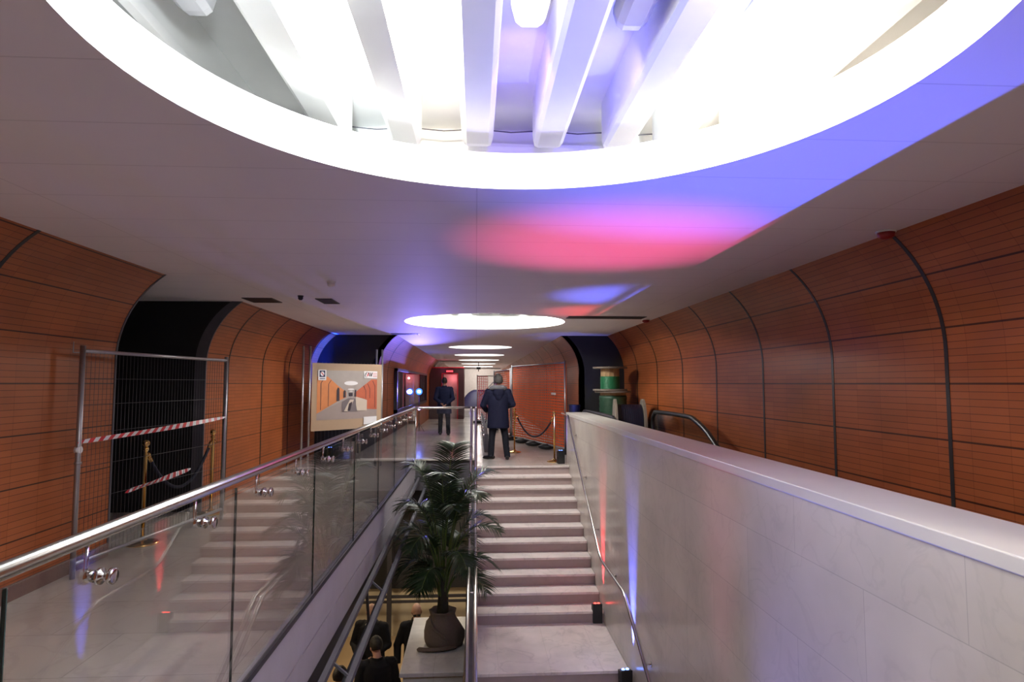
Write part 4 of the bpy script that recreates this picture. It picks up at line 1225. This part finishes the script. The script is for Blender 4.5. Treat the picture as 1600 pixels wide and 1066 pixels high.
    if hood:
        km = MB()
        km.tube(bez([(-.13, bpz + .06, 1.455), (-.135, bpz - .04, 1.50), (-.07, bpz - .125, 1.515), (0, bpz - .145, 1.515), (.07, bpz - .125, 1.515), (.135, bpz - .04, 1.50), (.13, bpz + .06, 1.455)], 6), .052, 12)
        remesh('hood_lining', km, M['fur'], co, .012, 2, world=False)
        k2 = MB(); k2.ell((0, bpz - .135, 1.41), (.125, .07, .11)); k2.ell((0, bpz - .145, 1.33), (.08, .05, .09))
        remesh('hood', k2, coat, co, .012, 3, world=False)
    if shirt:
        s2 = MB(); s2.prism([(-.035, 1.50), (.035, 1.50), (.012, 1.28), (-.012, 1.28)], 'y', bp(1.4) + .085 * B, bp(1.4) + .155 * B)
        obj('shirt_front', s2, M['shirt'], root, world=False)
    # hair
    if hair != 'bald':
        hmb = MB(); vs = []; fs = []; sg, rg = 28, 20
        for i in range(rg + 1):
            th = PI * i / rg
            for k in range(sg):
                ph = 2 * PI * k / sg
                u = Vector((math.sin(th) * math.cos(ph), math.sin(th) * math.sin(ph), math.cos(th)))
                f_ = (1.24 if hair == 'tousled' else 1.10) + (.26 if hair == 'tousled' else .03) * noise.noise(u * (6 if hair == 'tousled' else 3))
                if u.y > .35 and u.z < .42: f_ = .80
                if u.z < -.62: f_ = .80
                if hair == 'fringe' and u.z > .25: f_ = .86
                vs.append(Vector((u.x * .080 * f_, -.012 + u.y * .102 * f_, .185 + u.z * .106 * f_)))
        for i in range(rg):
            for k in range(sg): fs.append((i * sg + k, (i + 1) * sg + k, (i + 1) * sg + (k + 1) % sg, i * sg + (k + 1) % sg))
        hmb.add(vs, fs, 0, True); hmb.move(hb)
        obj('hair', hmb, hairm, root, world=False)
    ey = MB()
    for q in (-1, 1):
        e1 = MB(); e1.ell((q * .031, .082, .150), (.012, .009, .007), 12, 8); e1.move(hb)
        obj('eye', e1, M['dark_lens'], root, world=False)
    if glasses:
        g_ = MB()
        for q in (-1, 1):
            g_.box(q * .034 - .024, q * .034 + .024, .104, .109, .132, .168)
            g_.tube([(q * .058, .104, .155), (q * .084, .0, .150)], .003, 6)
        g_.box(-.012, .012, .106, .110, .150, .156)
        g_.move(hb); obj('glasses', g_, M['dark_lens'], root, world=False)
    return root

person('person in a dark blue coat walking away, hands behind the back, far along the corridor', (-.99, 19.38, 0), 0.04, M['dark_blue_coat'], M['charcoal'], M['hair_dark'], M['skin'],
       1.79, hem=.66, feet=((-.12, .06, .05), (.13, -.10, -.08)), arms={'L': ((-.27, -.12, 1.13), (-.10, -.20, .98)), 'R': ((.27, -.12, 1.13), (.06, -.21, .95))}, build=1.06)
person('person in a navy hooded coat standing at the top of the stairs, back turned', (.47, 13.12, 0), 0.03, M['navy_coat'], M['charcoal'], M['hair_grey'], M['skin'],
       1.78, hem=.66, feet=((-.15, .02, .9), (.19, -.05, -.05)), arms={'L': ((-.32, .02, 1.14), (-.24, .22, 1.02)), 'R': ((.31, -.02, 1.16), (.20, .22, 1.10))}, hair='tousled', hood=True, collar=False, build=1.10, head_pitch=-.10)
person('balding person in a long black coat in the lower hall, left of the palm', (-1.62, 10.05, LOW), PI - .25, M['black_coat'], M['charcoal'], M['hair_grey'], M['skin_pale'],
       1.76, hem=.55, arms={'L': ((-.28, .02, 1.16), (-.12, .27, 1.05)), 'R': ((.28, .04, 1.15), (.10, .28, 1.08))}, hair='bald', shirt=True, build=1.08, head_pitch=-.25, head_yaw=.15)
person('person in black seen from behind with dark hair, nearest in the lower hall', (-1.33, 8.75, LOW), .25, M['black_coat'], M['charcoal'], M['hair_dark'], M['skin'],
       1.74, hem=.55, hair='short', build=1.06, head_pitch=-.3, head_yaw=.3)
person('bald person with dark glasses in a black jacket behind the marble plinth', (-.93, 10.1, LOW), PI + .15, M['black_coat'], M['charcoal'], M['hair_dark'], M['skin_pale'],
       1.73, hem=.72, arms={'R': ((.30, .0, 1.13), (.30, .10, .88)), 'L': ((-.3, .0, 1.13), (-.26, .15, .92))}, hair='bald', glasses=True, head_pitch=-.2)
person('person in a mustard yellow jacket in the lower hall behind the grey bars', (-1.72, 8.15, LOW), -.5, M['yellow_coat'], M['charcoal'], M['hair_dark'], M['skin'],
       1.62, hem=.78, arms={'R': ((.30, .04, 1.12), (.16, .22, 1.0))}, hair='short', head_pitch=-.2)

# lower hall lamps
for x, y in ((-2.6, 11.2), (-3.2, 8.2), (-.6, 11.9)):
    light('lower_hall_lamp', 'AREA', (x, y, -.70 if x < -1.5 else -.9), 30, (1, .78, .50), None, (x, y, LOW), shape='DISK', size=.35)
for k, (x, y) in enumerate(((-2.6, 11.2), (-3.2, 8.2))):
    pass

# ------------------------------------------------------------------ world, camera, view
wd = bpy.data.worlds.new('world'); SC.world = wd; wd.use_nodes = True
bg = wd.node_tree.nodes.get('Background') or wd.node_tree.nodes.new('ShaderNodeBackground')
bg.inputs[0].default_value = (.02, .02, .025, 1); bg.inputs[1].default_value = .3

cam = bpy.data.cameras.new('camera'); co = bpy.data.objects.new('camera', cam); COL.objects.link(co)
cam.sensor_width = 36; cam.lens = 21.6; cam.clip_start = .03; cam.clip_end = 200
yaw = math.atan(56 / 960); pit = math.atan(66.5 / 960)
co.location = (0, 0, 1.6); co.rotation_euler = (PI / 2 + pit, 0, -yaw)
SC.camera = co
SC.view_settings.view_transform = 'Standard'; SC.view_settings.look = 'None'
SC.view_settings.exposure = 0.15; SC.view_settings.gamma = 1.0; SC.view_settings.use_curve_mapping = False
